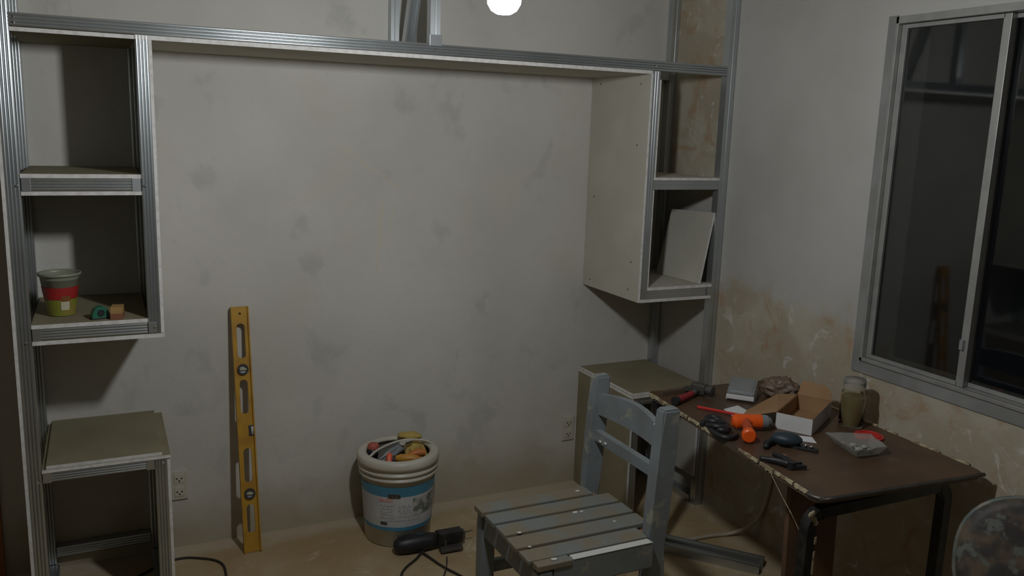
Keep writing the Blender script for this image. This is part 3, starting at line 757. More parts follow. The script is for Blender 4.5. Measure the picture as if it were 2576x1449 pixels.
b = bmesh.new(); box(b, 0.165, 0.250, -0.058, -0.026, -0.030, -0.018, 0.003, tm); box(b, 0.185, 0.195, -0.03, -0.02, -0.028, -0.0, 0.002, tm); put('foot_plate', b, m_iron, t)
for k in range(5):
    b = bmesh.new(); box(b, 0.020 + k * 0.010, 0.025 + k * 0.010, -0.014, 0.014, 0.022 + 0.0017 * k, 0.0345, 0.001, tm); put('vent_rib', b, m_blackm, t)
b = bmesh.new(); box(b, 0.085, 0.115, -0.009, 0.009, 0.030, 0.036, 0.002, tm); put('switch', b, m_dblue, t)
b = bmesh.new(); tube(b, [(0.99, 2.735, 0.012), (0.955, 2.70, 0.006), (0.90, 2.655, 0.005), (0.868, 2.60, 0.005), (0.860, 2.50, 0.005), (0.90, 2.38, 0.005)], 0.0045, 8); put('power_cord', b, m_rubber, t, smooth=True)
b = bmesh.new(); tube(b, [(0.99, 2.735, 0.012), (1.01, 2.68, 0.005), (1.03, 2.61, 0.005), (1.07, 2.51, 0.005), (1.10, 2.38, 0.005)], 0.0045, 8); tube(b, [(1.06, 2.66, 0.014), (1.035, 2.60, 0.012), (0.99, 2.52, 0.005), (0.97, 2.45, 0.005)], 0.0025, 6)
put('extension_cord', b, m_rubber, t, smooth=True)
b = bmesh.new(); tube(b, [(-0.16, 2.72, 0.005), (-0.05, 2.86, 0.005), (0.05, 2.95, 0.005), (0.17, 3.02, 0.005), (0.26, 2.99, 0.005), (0.312, 2.935, 0.005), (0.318, 2.85, 0.005), (0.30, 2.74, 0.005), (0.22, 2.62, 0.005)], 0.004, 8)
put('floor_cable', b, m_rubber, smooth=True, label='thin dark cable looping on the floor beside the left tower base', cat='cable', loc=(0.2, 2.9, 0))

# ------------------------------------------------------------------ wooden chair
t = thing('wooden_chair', 'grey painted slatted wooden chair with chipped paint in the foreground', 'chair', (1.18, 2.0, 0))
def post(x0, x1, y0, y1, rake, top, name='leg'):
    b = bmesh.new(); n = 8; rings = []
    for k in range(n + 1):
        z = top * k / n; dx = rake * max(0.0, (z - 0.40) / (top - 0.40)) ** 1.1
        rings.append([b.verts.new((x + dx, y, z)) for x, y in ((x0, y0), (x1, y0), (x1, y1), (x0, y1))])
    for A_, B_ in zip(rings, rings[1:]):
        for k in range(4): b.faces.new((A_[k], A_[(k + 1) % 4], B_[(k + 1) % 4], B_[k]))
    b.faces.new(rings[0][::-1]); f = b.faces.new(rings[-1])
    es = [e_ for e_ in b.edges if abs(e_.verts[0].co.z - e_.verts[1].co.z) > 0.01] + list(f.edges)
    bmesh.ops.bevel(b, geom=es, offset=0.006, segments=2, affect='EDGES')
    return put(name, b, m_chair, t)
post(1.338, 1.395, 1.825, 1.868, 0.022, 0.800)
post(1.338, 1.392, 2.185, 2.222, 0.022, 0.797)
post(0.975, 1.020, 2.172, 2.208, 0.0, 0.412)
post(0.975, 1.020, 1.800, 1.838, 0.0, 0.412)
def rail_c(z0, z1, x, arch, th, name='back_rail', belly=0.0):
    b = bmesh.new(); n = 12; y0, y1 = 1.866, 2.188
    rings = []
    for k in range(n + 1):
        f = k / n; y = y0 + (y1 - y0) * f; a = arch * math.sin(PI * f); bx_ = belly * math.sin(PI * f)
        rings.append([b.verts.new(p) for p in ((x + bx_, y, z0), (x + bx_ + th, y, z0), (x + bx_ + th, y, z1 + a), (x + bx_, y, z1 + a))])
    for A_, B_ in zip(rings, rings[1:]):
        for k in range(4): b.faces.new((A_[k], A_[(k + 1) % 4], B_[(k + 1) % 4], B_[k]))
    b.faces.new(rings[0][::-1]); b.faces.new(rings[-1])
    return put(name, b, m_chair, t)
rail_c(0.672, 0.738, 1.372, 0.018, 0.020, belly=0.018)
rail_c(0.588, 0.622, 1.364, 0.0, 0.022)
ys = 2.206
for k, wd in enumerate((0.060, 0.062, 0.066, 0.066, 0.062)):
    b = bmesh.new(); x0 = 0.965 + 0.004 * random.uniform(-1, 1); x1 = 1.345 if k in (0, 4) else 1.392
    if k == 4: x1 = 1.338
    box(b, x0, x1, ys - wd, ys, 0.413 + 0.001 * k, 0.431 + random.uniform(-0.001, 0.0015), 0.0035); put('slat', b, m_slat, t)
    ys -= wd + 0.014
# short front block between last slat and the side rail, worn corner
b = bmesh.new(); box(b, 0.972, 1.075, 1.800, ys + 0.012, 0.413, 0.430, 0.003); put('corner_block', b, m_slat, t)
b = bmesh.new(); box(b, 1.022, 1.338, 1.803, 1.826, 0.352, 0.428, 0.003); put('apron', b, m_chair, t)
b = bmesh.new(); box(b, 1.080, 1.330, 1.802, 1.827, 0.4282, 0.4298, 0.0004); put('worn_edge', b, m_splash, t)
b = bmesh.new(); box(b, 1.022, 1.338, 2.186, 2.206, 0.352, 0.411, 0.003); put('apron', b, m_chair, t)
b = bmesh.new(); box(b, 0.982, 1.004, 1.840, 2.170, 0.340, 0.412, 0.003); put('apron', b, m_chair, t)
b = bmesh.new(); box(b, 1.350, 1.372, 1.870, 2.184, 0.345, 0.412, 0.003); put('apron', b, m_barewood, t, label='unpainted brown rear apron')
b = bmesh.new(); box(b, 1.021, 1.337, 2.186, 2.208, 0.205, 0.243, 0.004); put('stretcher', b, m_chair, t)
b = bmesh.new(); box(b, 1.021, 1.337, 1.806, 1.828, 0.120, 0.158, 0.004); put('stretcher', b, m_chair, t)
b = bmesh.new(); box(b, 1.352, 1.374, 1.870, 2.184, 0.16, 0.20, 0.004); put('stretcher', b, m_chair, t)
for i, (x, y, s) in enumerate(((1.222, 2.045, 0.009), (1.243, 2.043, 0.006), (1.30, 1.95, 0.005), (1.305, 2.175, 0.008), (1.01, 1.99, 0.008), (1.0, 1.905, 0.006), (1.03, 1.82, 0.01))):
    b = bmesh.new(); ell(b, (x, y, 0.4315), (s, s * 0.7, 0.0015), None, 2, 0.3, 9, i); put('paint_splash', b, m_splash, t, smooth=True)
for i, (x, y, z) in enumerate(((1.3715, 1.882, 0.741), (1.3625, 2.15, 0.596), (1.3625, 2.12, 0.60))):
    b = bmesh.new(); ell(b, (x, y, z), (0.002, 0.007, 0.005), None, 2, 0.3, 9, i); put('paint_splash', b, m_splash, t, smooth=True)

# ------------------------------------------------------------------ table
t = thing('work_table', 'old brown laminate table with black steel legs under the window', 'table', (1.9, 1.92, 0))
TZ = 0.645
cor = [(1.612, 1.492), (2.190, 1.448), (2.228, 2.375), (1.712, 2.405)]
def rounded(cor, rad):
    out = []
    for i, p in enumerate(cor):
        p = Vector((*p, 0)); a = Vector((*cor[i - 1], 0)); c_ = Vector((*cor[(i + 1) % 4], 0))
        da = (a - p).normalized(); dc = (c_ - p).normalized(); r = rad[i]
        s, e_ = p + da * r, p + dc * r
        for k in range(7):
            q = k / 6; out.append(s * (1 - q) ** 2 + p * 2 * q * (1 - q) + e_ * q * q)
    return out
pl = rounded(cor, (0.045, 0.04, 0.01, 0.02))
def slab(poly, z0, z1, grow=0.0, mi_side=1):
    b = bmesh.new()
    c_ = sum(poly, Vector()) / len(poly)
    A_ = [b.verts.new((p.x, p.y, z0)) for p in poly]; B_ = [b.verts.new((p.x, p.y, z1)) for p in poly]
    for i in range(len(poly)): b.faces.new((A_[i], A_[(i + 1) % len(poly)], B_[(i + 1) % len(poly)], B_[i])).material_index = mi_side
    b.faces.new(A_[::-1]).material_index = 1; b.faces.new(B_).material_index = 0
    return b
put('tabletop', slab(pl, TZ - 0.018, TZ), [m_form, m_edged], t)
# metal lip along the near end, peeling edge band along the left side
def along(a, c_, off, z, n): return [Vector((a[0] + (c_[0] - a[0]) * k / n, a[1] + (c_[1] - a[1]) * k / n, z)) for k in range(n + 1)]
b = bmesh.new(); tube(b, [(p.x, p.y, TZ - 0.006) for p in pl[0:14]], 0.0055, 8, 2, flat=1.0); put('edge_trim', b, m_iron, t, smooth=True, label='dark rounded trim along the near end')
random.seed(3)
va_, vb_ = Vector((1.6165, 1.535, 0)), Vector((1.7085, 2.385, 0))
k = 0.0
while k < 0.97:
    ln = random.uniform(0.04, 0.13); gap = random.uniform(0.0, 0.018)
    if 0.33 < k < 0.50: k += 0.05; continue
    p, q = va_.lerp(vb_, k), va_.lerp(vb_, min(1, k + ln))
    b = bmesh.new(); h = random.uniform(0.006, 0.011)
    nseg = 9; rr = []
    for j in range(nseg + 1):
        c_ = p.lerp(q, j / nseg); hh = h * random.uniform(0.6, 1.4); oo = random.uniform(0.0, 0.0028)
        rr.append([b.verts.new((c_.x - oo - 0.002, c_.y, TZ + 0.0015)), b.verts.new((c_.x + 0.001 + oo, c_.y, TZ + 0.0015)), b.verts.new((c_.x + 0.001 + oo, c_.y, TZ + 0.0003)),
                   b.verts.new((c_.x - 0.0005, c_.y, TZ + 0.0003)), b.verts.new((c_.x - 0.0005, c_.y, TZ - hh)), b.verts.new((c_.x - oo - 0.002, c_.y, TZ - hh))])
    for A_, B_ in zip(rr, rr[1:]):
        for j in range(6): b.faces.new((A_[j], A_[(j + 1) % 6], B_[(j + 1) % 6], B_[j]))
    b.faces.new(rr[0][::-1]); b.faces.new(rr[-1]); put('edge_band', b, m_edge, t)
    k += ln + gap
# remains of the band along the wall side
for y0, ln in ((1.50, 0.06), (1.60, 0.10), (1.76, 0.05), (1.84, 0.09), (2.0, 0.08)):
    b = bmesh.new(); x = 2.195 + (y0 - 1.45) * 0.04; box(b, x - 0.006, x + 0.004, y0, y0 + ln, TZ - 0.01, TZ + 0.004, 0.0015); put('edge_band', b, m_edge, t)
# hanging torn strip
b = bmesh.new()
hs = [(1.618, 1.668, 0.634), (1.614, 1.640, 0.612), (1.610, 1.606, 0.588), (1.607, 1.570, 0.562), (1.604, 1.545, 0.542)]
rr = []
for i, p in enumerate(smooth_pts(hs, 5)):
    wv = 0.0045 + 0.0035 * ((i * 7) % 5) / 5
    rr.append([b.verts.new((p.x - 0.001, p.y - wv, p.z - wv)), b.verts.new((p.x + 0.001, p.y - wv, p.z - wv)), b.verts.new((p.x + 0.001, p.y + wv, p.z + wv)), b.verts.new((p.x - 0.001, p.y + wv, p.z + wv))])
for A_, B_ in zip(rr, rr[1:]):
    for j in range(4): b.faces.new((A_[j], A_[(j + 1) % 4], B_[(j + 1) % 4], B_[j]))
b.faces.new(rr[0][::-1]); b.faces.new(rr[-1]); put('hanging_strip', b, m_edge, t, label='torn pale strip of edge band hanging down')
# end frames
def bend(x0, x1, y, top, r=0.045, foot=0.0):
    pts = [(x0, y, foot)] + [(x0 + r - r * math.cos(q), y, top - r + r * math.sin(q)) for q in (PI / 2 * k / 5 for k in range(0, 6))]
    pts += [(x1 - r + r * math.sin(q), y, top - r + r * math.cos(q)) for q in (PI / 2 * k / 5 for k in range(0, 6))] + [(x1, y, foot)]
    return pts
fp = bend(1.612, 2.130, 1.520, 0.592)
b = bmesh.new(); sqtube(b, fp[5:8 + 1], 0.030, 0.030); put('frame_rail', b, m_blackm, t)
b = bmesh.new(); sqtube(b, fp[:6], 0.030, 0.030); put('leg', b, m_blackm, t)
b = bmesh.new(); sqtube(b, fp[8:], 0.030, 0.030); put('leg', b, m_blackm, t)
b = bmesh.new(); box(b, 1.72, 1.735, 1.513, 1.527, 0.606, 0.6275); box(b, 2.02, 2.035, 1.513, 1.527, 0.606, 0.6275); put('spacer', b, m_blackm, t)
b = bmesh.new(); cyl(b, (1.705, 2.345, 0), (1.705, 2.345, 0.6265), 0.014, seg=12); put('leg', b, m_blackm, t, smooth=False)
b = bmesh.new(); cyl(b, (1.735, 2.375, 0), (1.735, 2.375, 0.6265), 0.014, seg=12); put('leg', b, m_blackm, t, smooth=False)
b = bmesh.new(); box(b, 1.760, 2.20, 1.95, 1.97, 0.600, 0.6268, 0.002); put('cross_rail', b, m_ply, t)
# tape remains on the near-left leg
for z0, z1, s in ((0.425, 0.49, 0.006), (0.10, 0.405, 0.015), (0.51, 0.53, 0.007)):
    b = bmesh.new(); box(b, 1.6235, 1.6235 + s, 1.503, 1.5045, z0, z1, 0.0004); put('tape_strip', b, m_edge, t)
for k, (z, s) in enumerate(((0.597, 0.012), (0.583, 0.010), (0.570, 0.008))):
    b = bmesh.new(); ell(b, (1.606 + 0.008 * k, 1.5035, z), (s, 0.003, s * 0.9), None, 2, 0.4, 8, k); put('tape_strip', b, m_edge, t, smooth=True)
# plywood sheet standing under the table
t = thing('plywood_sheet', 'dark brown plywood sheet standing on the floor under the table', 'board', (1.93, 1.75, 0))
b = bmesh.new(); box(b, 0.0, 0.20, -0.008, 0.008, 0.0, 0.560, 0.001, MX((1.775, 1.742, 0.0), 0.02, -0.03)); put('sheet', b, m_ply, t)
b = bmesh.new(); box(b, 0.0005, 0.1995, -0.012, -0.0085, 0.0, 0.03, 0.001, MX((1.775, 1.742, 0.001), 0.02, -0.03)); put('batten', b, m_ply, t)

# cable down the wall to the floor
b = bmesh.new(); tube(b, [(2.234, 2.31, 0.62), (2.234, 2.30, 0.45), (2.234, 2.305, 0.28), (2.23, 2.335, 0.13), (2.21, 2.37, 0.06), (2.16, 2.42, 0.012), (2.08, 2.44, 0.008), (1.98, 2.447, 0.008), (1.88, 2.475, 0.008), (1.80, 2.50, 0.008)], 0.0075, 8)
put('wall_cable', b, m_cablew, smooth=True, label='dirty white cable running down the wall behind the table onto the floor', cat='cable', loc=(2.0, 2.44, 0))
# two steel profiles on the floor
def floor_profile(p, q, lab_, z=0.0):
    t = thing('steel_profile', lab_, 'steel profile', (p[0], p[1], z), 'loose steel profiles')
    p, q = Vector((*p, z)), Vector((*q, z)); d = (q - p); s = Vector((-d.y, d.x, 0)).normalized()
    b = bmesh.new(); channel(b, p + Vector((0, 0, 0.030)), d, s, (0, 0, -1), 0.036, 0.030, 1); put('channel', b, m_steel, t)
    b = bmesh.new(); cyl(b, p + d * 0.9 + s * 0.009 + Z * 0.0295, p + d * 0.9 + s * 0.009 + Z * 0.031, 0.003, seg=8); put('rivet', b, m_chrome, t)
floor_profile((1.785, 2.470), (2.055, 2.140), 'loose steel profile on the floor under the table, the nearer of two')
floor_profile((1.835, 2.500), (2.105, 2.175), 'loose steel profile on the floor under the table, the one nearer the wall')

# ------------------------------------------------------------------ things on the table
TS = TZ + 0.0005
# white mailer box
e1, e2 = Vector((0.51, -0.86, 0)).normalized(), Vector((0.86, 0.51, 0)).normalized()
O = Vector((1.878, 1.944, TS)); bw, bd, bh, th = 0.112, 0.235, 0.052, 0.002
mx = Matrix.Identity(4)
for i in range(3): mx[i][0] = e1[i]; mx[i][1] = e2[i]; mx[i][2] = (0, 0, 1)[i]; mx[i][3] = O[i]
t = thing('cardboard_box', 'open white box with brown inside and raised flaps on the table', 'box', tuple(O))
def wallp(x0, x1, y0, y1, z0, z1, inner, name):
    b = bmesh.new(); v = box(b, x0, x1, y0, y1, z0, z1)
    cx, cy = bw / 2, bd / 2
    for f in b.faces:
        f.normal_update(); fc = f.calc_center_median(); d = Vector((cx - fc.x, cy - fc.y, 0))
        nrm = f.normal
        f.material_index = 1 if (inner == 'z' and nrm.z > .5) or (inner != 'z' and nrm.xy.dot(d.xy) > 0.02 and abs(nrm.z) < .5) or (abs(nrm.z) > 0.5 and inner != 'z') else 0
    bmesh.ops.transform(b, matrix=mx, verts=b.verts); return put(name, b, [m_cardw, m_card], t)
wallp(0, bw, 0, bd, 0, th, 'z', 'bottom')
wallp(0, bw, 0, th, th, bh, 'i', 'side'); wallp(0, th, th, bd - th, th, bh, 'i', 'side')
wallp(bw - th, bw, th, bd - th, th, bh, 'i', 'side'); wallp(0, bw, bd - th, bd, th, bh, 'i', 'side')
def flap(pts, name='flap', th_=0.0018):
    b = bmesh.new(); P = [mx @ Vector(p) for p in pts]; n = (P[1] - P[0]).cross(P[2] - P[0]).normalized() * th_
    A_ = [b.verts.new(p) for p in P]; B_ = [b.verts.new(p + n) for p in P]
    b.faces.new(A_); b.faces.new(B_[::-1])
    for i in range(len(P)): b.faces.new((A_[i], A_[(i + 1) % len(P)], B_[(i + 1) % len(P)], B_[i]))
    return put(name, b, m_card, t)
flap([(0, bd, bh), (bw, bd, bh), (bw * 0.93, bd + 0.012, bh + 0.026), (bw * 0.75, bd + 0.02, bh + 0.042), (0.008, bd + 0.02, bh + 0.046)])
flap([(0, 0.004, bh), (0, bd - 0.004, bh), (-0.050, bd - 0.06, bh + 0.006), (-0.104, 0.03, bh - 0.025), (-0.106, 0.010, bh - 0.032), (-0.075, 0.0, bh - 0.026)])
# glass jar
t = thing('glass_jar', 'tall glass jar of cloudy yellowish liquid on the table by the wall', 'jar', (2.130, 1.876, TS))
c = (2.130, 1.876, TS)
b = bmesh.new(); lathe(b, [(0, 0.0), (0.035, 0.0), (0.0385, 0.004), (0.0385, 0.100), (0.036, 0.112), (0.0315, 0.120), (0.0315, 0.145), (0.032, 0.147), (0.029, 0.147), (0.029, 0.119), (0.036, 0.100), (0.036, 0.006), (0, 0.004)], c, 32); put('glass_body', b, m_glass, t, smooth=True)
b = bmesh.new(); lathe(b, [(0, 0.0045), (0.0358, 0.0065), (0.0358, 0.098), (0, 0.098)], c, 28); put('liquid', b, m_liquid, t, smooth=False)
b = bmesh.new(); lathe(b, [(0.0338, 0.124), (0.0340, 0.152), (0.032, 0.156), (0, 0.157)], c, 28); put('lid', b, m_clearp, t, smooth=True)
# cordless drill lying on its side
t = thing('cordless_drill', 'orange and grey cordless drill lying on the table near its left edge', 'drill', (1.76, 1.94, TS))
a0, a1 = Vector((1.735, 1.982, TS + 0.028)), Vector((1.818, 1.945, TS + 0.028))
ax = (a1 - a0).normalized()
b = bmesh.new(); cyl(b, a0, a0 + ax * 0.012, 0.014, 0.024, 18); cyl(b, a0 + ax * 0.012, a1, 0.024, 0.023, 18); put('motor_housing', b, m_orange, t, smooth=False)
b = bmesh.new(); cyl(b, a1, a1 + ax * 0.018, 0.0225, 0.0215, 18); cyl(b, a1 + ax * 0.018, a1 + ax * 0.032, 0.0215, 0.012, 18); put('chuck', b, m_grey, t, smooth=False)
hq = Vector((1.7125, 1.878, TS + 0.021)); hs_ = a0.lerp(a1, 0.45)
b = bmesh.new(); tube(b, [hs_, hs_.lerp(hq, 0.5) + Vector((0.004, 0, 0)), hq], 0.0165, 14, 5, rad=[0.018, 0.0155, 0.016]); put('handle', b, M('dark_orange_grip', (0.45, 0.07, 0.02), 0.5), t, smooth=True)
hd = (hq - hs_).normalized()
b = bmesh.new(); hb = hq + Vector((0, 0, 0.002)); hd = Vector((hd.x, hd.y, 0)).normalized(); cyl(b, hb - hd * 0.008, hb - hd * 0.004, 0.017, 0.0215, 22); cyl(b, hb - hd * 0.004, hb + hd * 0.016, 0.0215, 0.0215, 22); cyl(b, hb + hd * 0.016, hb + hd * 0.020, 0.0215, 0.017, 22); put('battery', b, m_orange, t)
b = bmesh.new(); box(b, -0.006, 0.006, -0.005, 0.005, -0.008, 0.006, 0.002, Matrix.Translation(hs_ + hd * 0.020 + ax * 0.015)); put('trigger', b, m_black, t)
# black strap / cable bundle hanging over the edge
t = thing('cable_bundle', 'tangled black cable bundle at the left table edge beside the orange drill', 'cable', (1.68, 1.98, TS))
b = bmesh.new()
random.seed(11)
for k in range(5):
    r0 = 0.017 + 0.005 * (k % 3); cx_, cy_ = 1.682 + 0.006 * (k % 2), 1.965 + 0.010 * k
    tube(b, [(cx_ + r0 * math.cos(q), cy_ + 1.1 * r0 * math.sin(q), TS + 0.0145 + 0.004 * k + 0.003 * math.sin(2 * q)) for q in (2 * PI * j / 10 for j in range(11))], 0.0095, 7, 3)
put('coil', b, m_black, t, smooth=True)
b = bmesh.new(); tube(b, [(1.675, 1.985, TS + 0.012), (1.662, 1.99, TS + 0.010), (1.652, 1.975, TS + 0.012), (1.646, 1.94, TS + 0.010), (1.650, 1.915, TS + 0.010), (1.668, 1.905, TS + 0.010), (1.700, 1.915, TS + 0.0095)], 0.0085, 8); put('loose_end', b, m_black, t, smooth=True)
b = bmesh.new(); box(b, -0.012, 0.012, -0.007, 0.007, 0.0, 0.014, 0.003, MX((1.672, 2.045, TS + 0.001), 0.7)); put('plug', b, m_black, t)
# red pen
t = thing('red_pencil', 'long red carpenter pencil lying on the left part of the table', 'pencil', (1.81, 2.12, TS))
pa, pb = Vector((1.764, 2.190, TS + 0.005)), Vector((1.862, 2.048, TS + 0.005)); pd = (pb - pa).normalized()
b = bmesh.new(); cyl(b, pa, pb, 0.0048, seg=6); put('shaft', b, m_red, t)
b = bmesh.new(); cyl(b, pb, pb + pd * 0.016, 0.0048, 0.0008, seg=6); put('tip', b, m_barewood, t)
# sheet of paper under it
b = bmesh.new()
vs = [b.verts.new((x, y, z)) for x, y, z in ((1.842, 2.150, TS + 0.0002), (1.915, 2.165, TS + 0.0002), (1.905, 2.075, TS + 0.0002), (1.855, 2.035, TS + 0.0002), (1.822, 2.075, TS + 0.0002))]
vt = [b.verts.new(v.co + Vector((0, 0, 0.0006))) for v in vs]
b.faces.new(vs[::-1]); b.faces.new(vt)
for i in range(5): b.faces.new((vs[i], vs[(i + 1) % 5], vt[(i + 1) % 5], vt[i]))
put('paper_sheet', b, m_paper, label='white scrap of paper under the red pencil, left of the box', cat='paper', loc=(1.87, 2.1, TS))
# card in front of the box
b = bmesh.new()
cp = [(1.862, 1.872), (1.918, 1.828), (1.902, 1.792), (1.856, 1.838)]
vs = [b.verts.new((x, y, TS + 0.0002)) for x, y in cp]; vt = [b.verts.new((x, y, TS + (0.006 if i < 2 else 0.0012))) for i, (x, y) in enumerate(cp)]
b.faces.new(vs[::-1]); b.faces.new(vt)
for i in range(4): b.faces.new((vs[i], vs[(i + 1) % 4], vt[(i + 1) % 4], vt[i]))
put('paper_card', b, m_paper, label='small white folded card lying in front of the white box', cat='card', loc=(1.88, 1.83, TS))
# dark palm-size sander with silver cord end
t = thing('palm_tool', 'dark blue rounded hand tool on the table in front of the white card', 'hand tool', (1.79, 1.80, TS))
b = bmesh.new(); ell(b, (1.800, 1.812, TS + 0.021), (0.046, 0.030, 0.021), Matrix.Rotation(-0.75, 3, 'Z'), 3, 0.08, 6, 2); put('body', b, m_dblue, t, smooth=True)
b = bmesh.new(); tube(b, [(1.775, 1.835, TS + 0.012), (1.745, 1.83, TS + 0.010), (1.72, 1.81, TS + 0.007)], 0.010, 10, 4, rad=[0.014, 0.011, 0.008]); put('grip', b, m_black, t, smooth=True)
b = bmesh.new(); box(b, 0.0, 0.060, -0.011, 0.011, 0.0, 0.008, 0.002, MX((1.815, 1.785, TS), -0.95)); put('blade_holder', b, m_black, t)
for k in range(3):
    b = bmesh.new(); ell(b, (1.826 + 0.008 * k, 1.781 - 0.014 * k, TS + 0.0125), (0.0065, 0.0055, 0.0045)); put('bolt', b, m_chrome, t, smooth=True)
# black cutter/pliers near the edge
t = thing('pliers', 'black pliers lying on the near left part of the table', 'pliers', (1.69, 1.70, TS))
b = bmesh.new(); tube(b, [(1.640, 1.745, TS + 0.009), (1.665, 1.705, TS + 0.012), (1.680, 1.672, TS + 0.012)], 0.0085, 8, 5, rad=[0.007, 0.009, 0.010], flat=1.2)
tube(b, [(1.700, 1.755, TS + 0.009), (1.702, 1.710, TS + 0.011), (1.688, 1.672, TS + 0.012)], 0.0085, 8, 5, rad=[0.007, 0.009, 0.010], flat=1.2); put('handles', b, m_black, t, smooth=True)
b = bmesh.new(); cyl(b, (1.684, 1.668, TS + 0.001), (1.684, 1.668, TS + 0.022), 0.013, seg=14)
box(b, -0.004, 0.040, -0.010, -0.001, 0.003, 0.015, 0.002, MX((1.684, 1.668, TS), -0.5)); box(b, -0.004, 0.038, 0.001, 0.010, 0.003, 0.015, 0.002, MX((1.684, 1.668, TS), -0.1)); put('jaws', b, m_black, t)
b = bmesh.new(); ell(b, (1.705, 1.718, TS + 0.013), (0.006, 0.013, 0.009)); put('grip_patch', b, m_darkkr, t, smooth=True)
# tin box with white front
t = thing('tin_box', 'flat grey tin with a white front edge at the back of the table', 'box', (1.99, 2.25, TS))
fl, fr = Vector((1.913, 2.226, 0)), Vector((1.976, 2.156, 0)); e1 = (fr - fl).normalized(); e2 = Vector((-e1.y, e1.x, 0))
mt_ = Matrix.Identity(4)
for i in range(3): mt_[i][0] = e1[i]; mt_[i][1] = e2[i]; mt_[i][2] = (0, 0, 1)[i]; mt_[i][3] = (fl.x, fl.y, TS)[i]
b = bmesh.new(); box(b, -0.004, 0.098, 0.012, 0.118, 0.0, 0.007, 0.002, mt_); put('base', b, m_grey, t)
b = bmesh.new(); box(b, 0.0, 0.094, 0.0, 0.112, 0.008, 0.024, 0.003, mt_); put('body', b, m_cardw, t)
ml_ = mt_ @ Matrix.Translation((0, 0.003, 0.0255)) @ Matrix.Rotation(0.24, 4, 'X')
b = bmesh.new(); box(b, 0.001, 0.093, 0.0, 0.109, 0.0, 0.008, 0.003, ml_); lo_ = put('lid', b, m_tin, t)
b = bmesh.new(); box(b, 0.010, 0.084, 0.010, 0.100, 0.008, 0.0105, 0.001, ml_); put('raised_panel', b, m_tin, lo_)
# hammer with red handle
t = thing('hammer', 'hammer with dark red handle lying at the far left of the table', 'hammer', (1.80, 2.28, TS))
b = bmesh.new(); tube(b, [(1.718, 2.245, TS + 0.0155), (1.77, 2.268, TS + 0.015), (1.815, 2.288, TS + 0.016)], 0.0125, 12, 5, rad=[0.014, 0.013, 0.011, 0.011]); put('handle', b, m_dred, t, smooth=True)
b = bmesh.new(); cyl(b, (1.705, 2.239, TS + 0.0160), (1.722, 2.247, TS + 0.0160), 0.0145, seg=14); put('pommel', b, m_black, t)
b = bmesh.new(); tube(b, [(1.815, 2.288, TS + 0.017), (1.85, 2.303, TS + 0.018)], 0.010, 10, sm=False); put('neck', b, m_iron, t, smooth=True)
b = bmesh.new(); mh = MX((1.862, 2.305, TS + 0.025), 0.42)
box(b, -0.017, 0.017, -0.024, 0.030, -0.018, 0.018, 0.005, mh); cyl(b, mh @ Vector((0, -0.024, 0)), mh @ Vector((0, -0.050, 0)), 0.014, 0.018, 14)
prism(b, [(-0.012, -0.010), (0.012, -0.010), (0.012, 0.004), (-0.012, 0.004)], 0.028, 0.058, mh @ Matrix.Rotation(-0.15, 4, 'X')); put('head', b, m_iron, t)
# dark strip behind the hammer, along the far table edge
b = bmesh.new(); box(b, -0.10, 0.10, -0.010, 0.010, 0, 0.014, 0.001, MX((1.83, 2.358, TS), 0.05)); put('dark_strip', b, m_edged, label='dark strip along the far edge of the table behind the hammer', cat='wood strip', loc=(1.83, 2.358, TS))
# clear tray and red lid
t = thing('plastic_tray', 'clear crumpled plastic tray near the middle of the table', 'tray', (1.985, 1.715, TS))
tc = [(1.945, 1.800), (2.062, 1.735), (2.020, 1.640), (1.910, 1.650)]
b = bmesh.new(); cc = Vector((sum(p[0] for p in tc) / 4, sum(p[1] for p in tc) / 4, 0))
lo = [Vector((cc.x + (p[0] - cc.x) * 0.74, cc.y + (p[1] - cc.y) * 0.74, TS + 0.001)) for p in tc]
hi = [Vector((p[0], p[1], TS + 0.026)) for p in tc]
def ringify(c4, n, jit):
    out = []
    for i in range(4):
        for k in range(n):
            p = c4[i].lerp(c4[(i + 1) % 4], k / n); out.append(p + Vector((random.uniform(-jit, jit), random.uniform(-jit, jit), random.uniform(-jit, jit))))
    return out
L_, H_ = ringify(lo, 6, 0.0), ringify(hi, 6, 0.0025)
R_ = [p + (p - cc).normalized() * 0.004 + Vector((0, 0, -0.001)) for p in H_]
for p in R_: p.z = min(p.z, TS + 0.03)
vl, vh, vr = [b.verts.new(p) for p in L_], [b.verts.new(p) for p in H_], [b.verts.new(p) for p in R_]
k = len(vl)
for i in range(k):
    j = (i + 1) % k; b.faces.new((vl[i], vl[j], vh[j], vh[i])); b.faces.new((vh[i], vh[j], vr[j], vr[i]))
b.faces.new(vl[::-1])
o = put('tray_body', b, m_clearp, t); md = o.modifiers.new('sol', 'SOLIDIFY'); md.thickness = 0.0012
for k, (x, y, s) in enumerate(((1.955, 1.745, 0.012), (1.975, 1.72, 0.014), (2.0, 1.70, 0.011), (1.965, 1.69, 0.013), (1.99, 1.675, 0.010))):
    b = bmesh.new(); ell(b, (x, y, TS + 0.0045 + s * 0.5), (s, s * 0.8, s * 0.5), None, 2, 0.3, 8, k)
    put('crumpled_wrap', b, M('wrap_grey', (0.34, 0.33, 0.30), 0.3) if k == 0 else bpy.data.materials['wrap_grey'], t, smooth=False)
t = thing('red_lid', 'shallow round red plastic lid behind the clear tray on the table', 'dish', (2.096, 1.772, TS))  # round red lid lying behind the tray
b = bmesh.new(); lathe(b, [(0, 0.006), (0.038, 0.006), (0.040, 0.0), (0.043, 0.0), (0.0435, 0.008), (0.040, 0.0095), (0, 0.009)], (2.096, 1.772, TS), 28); put('disc', b, m_red, t, smooth=False)
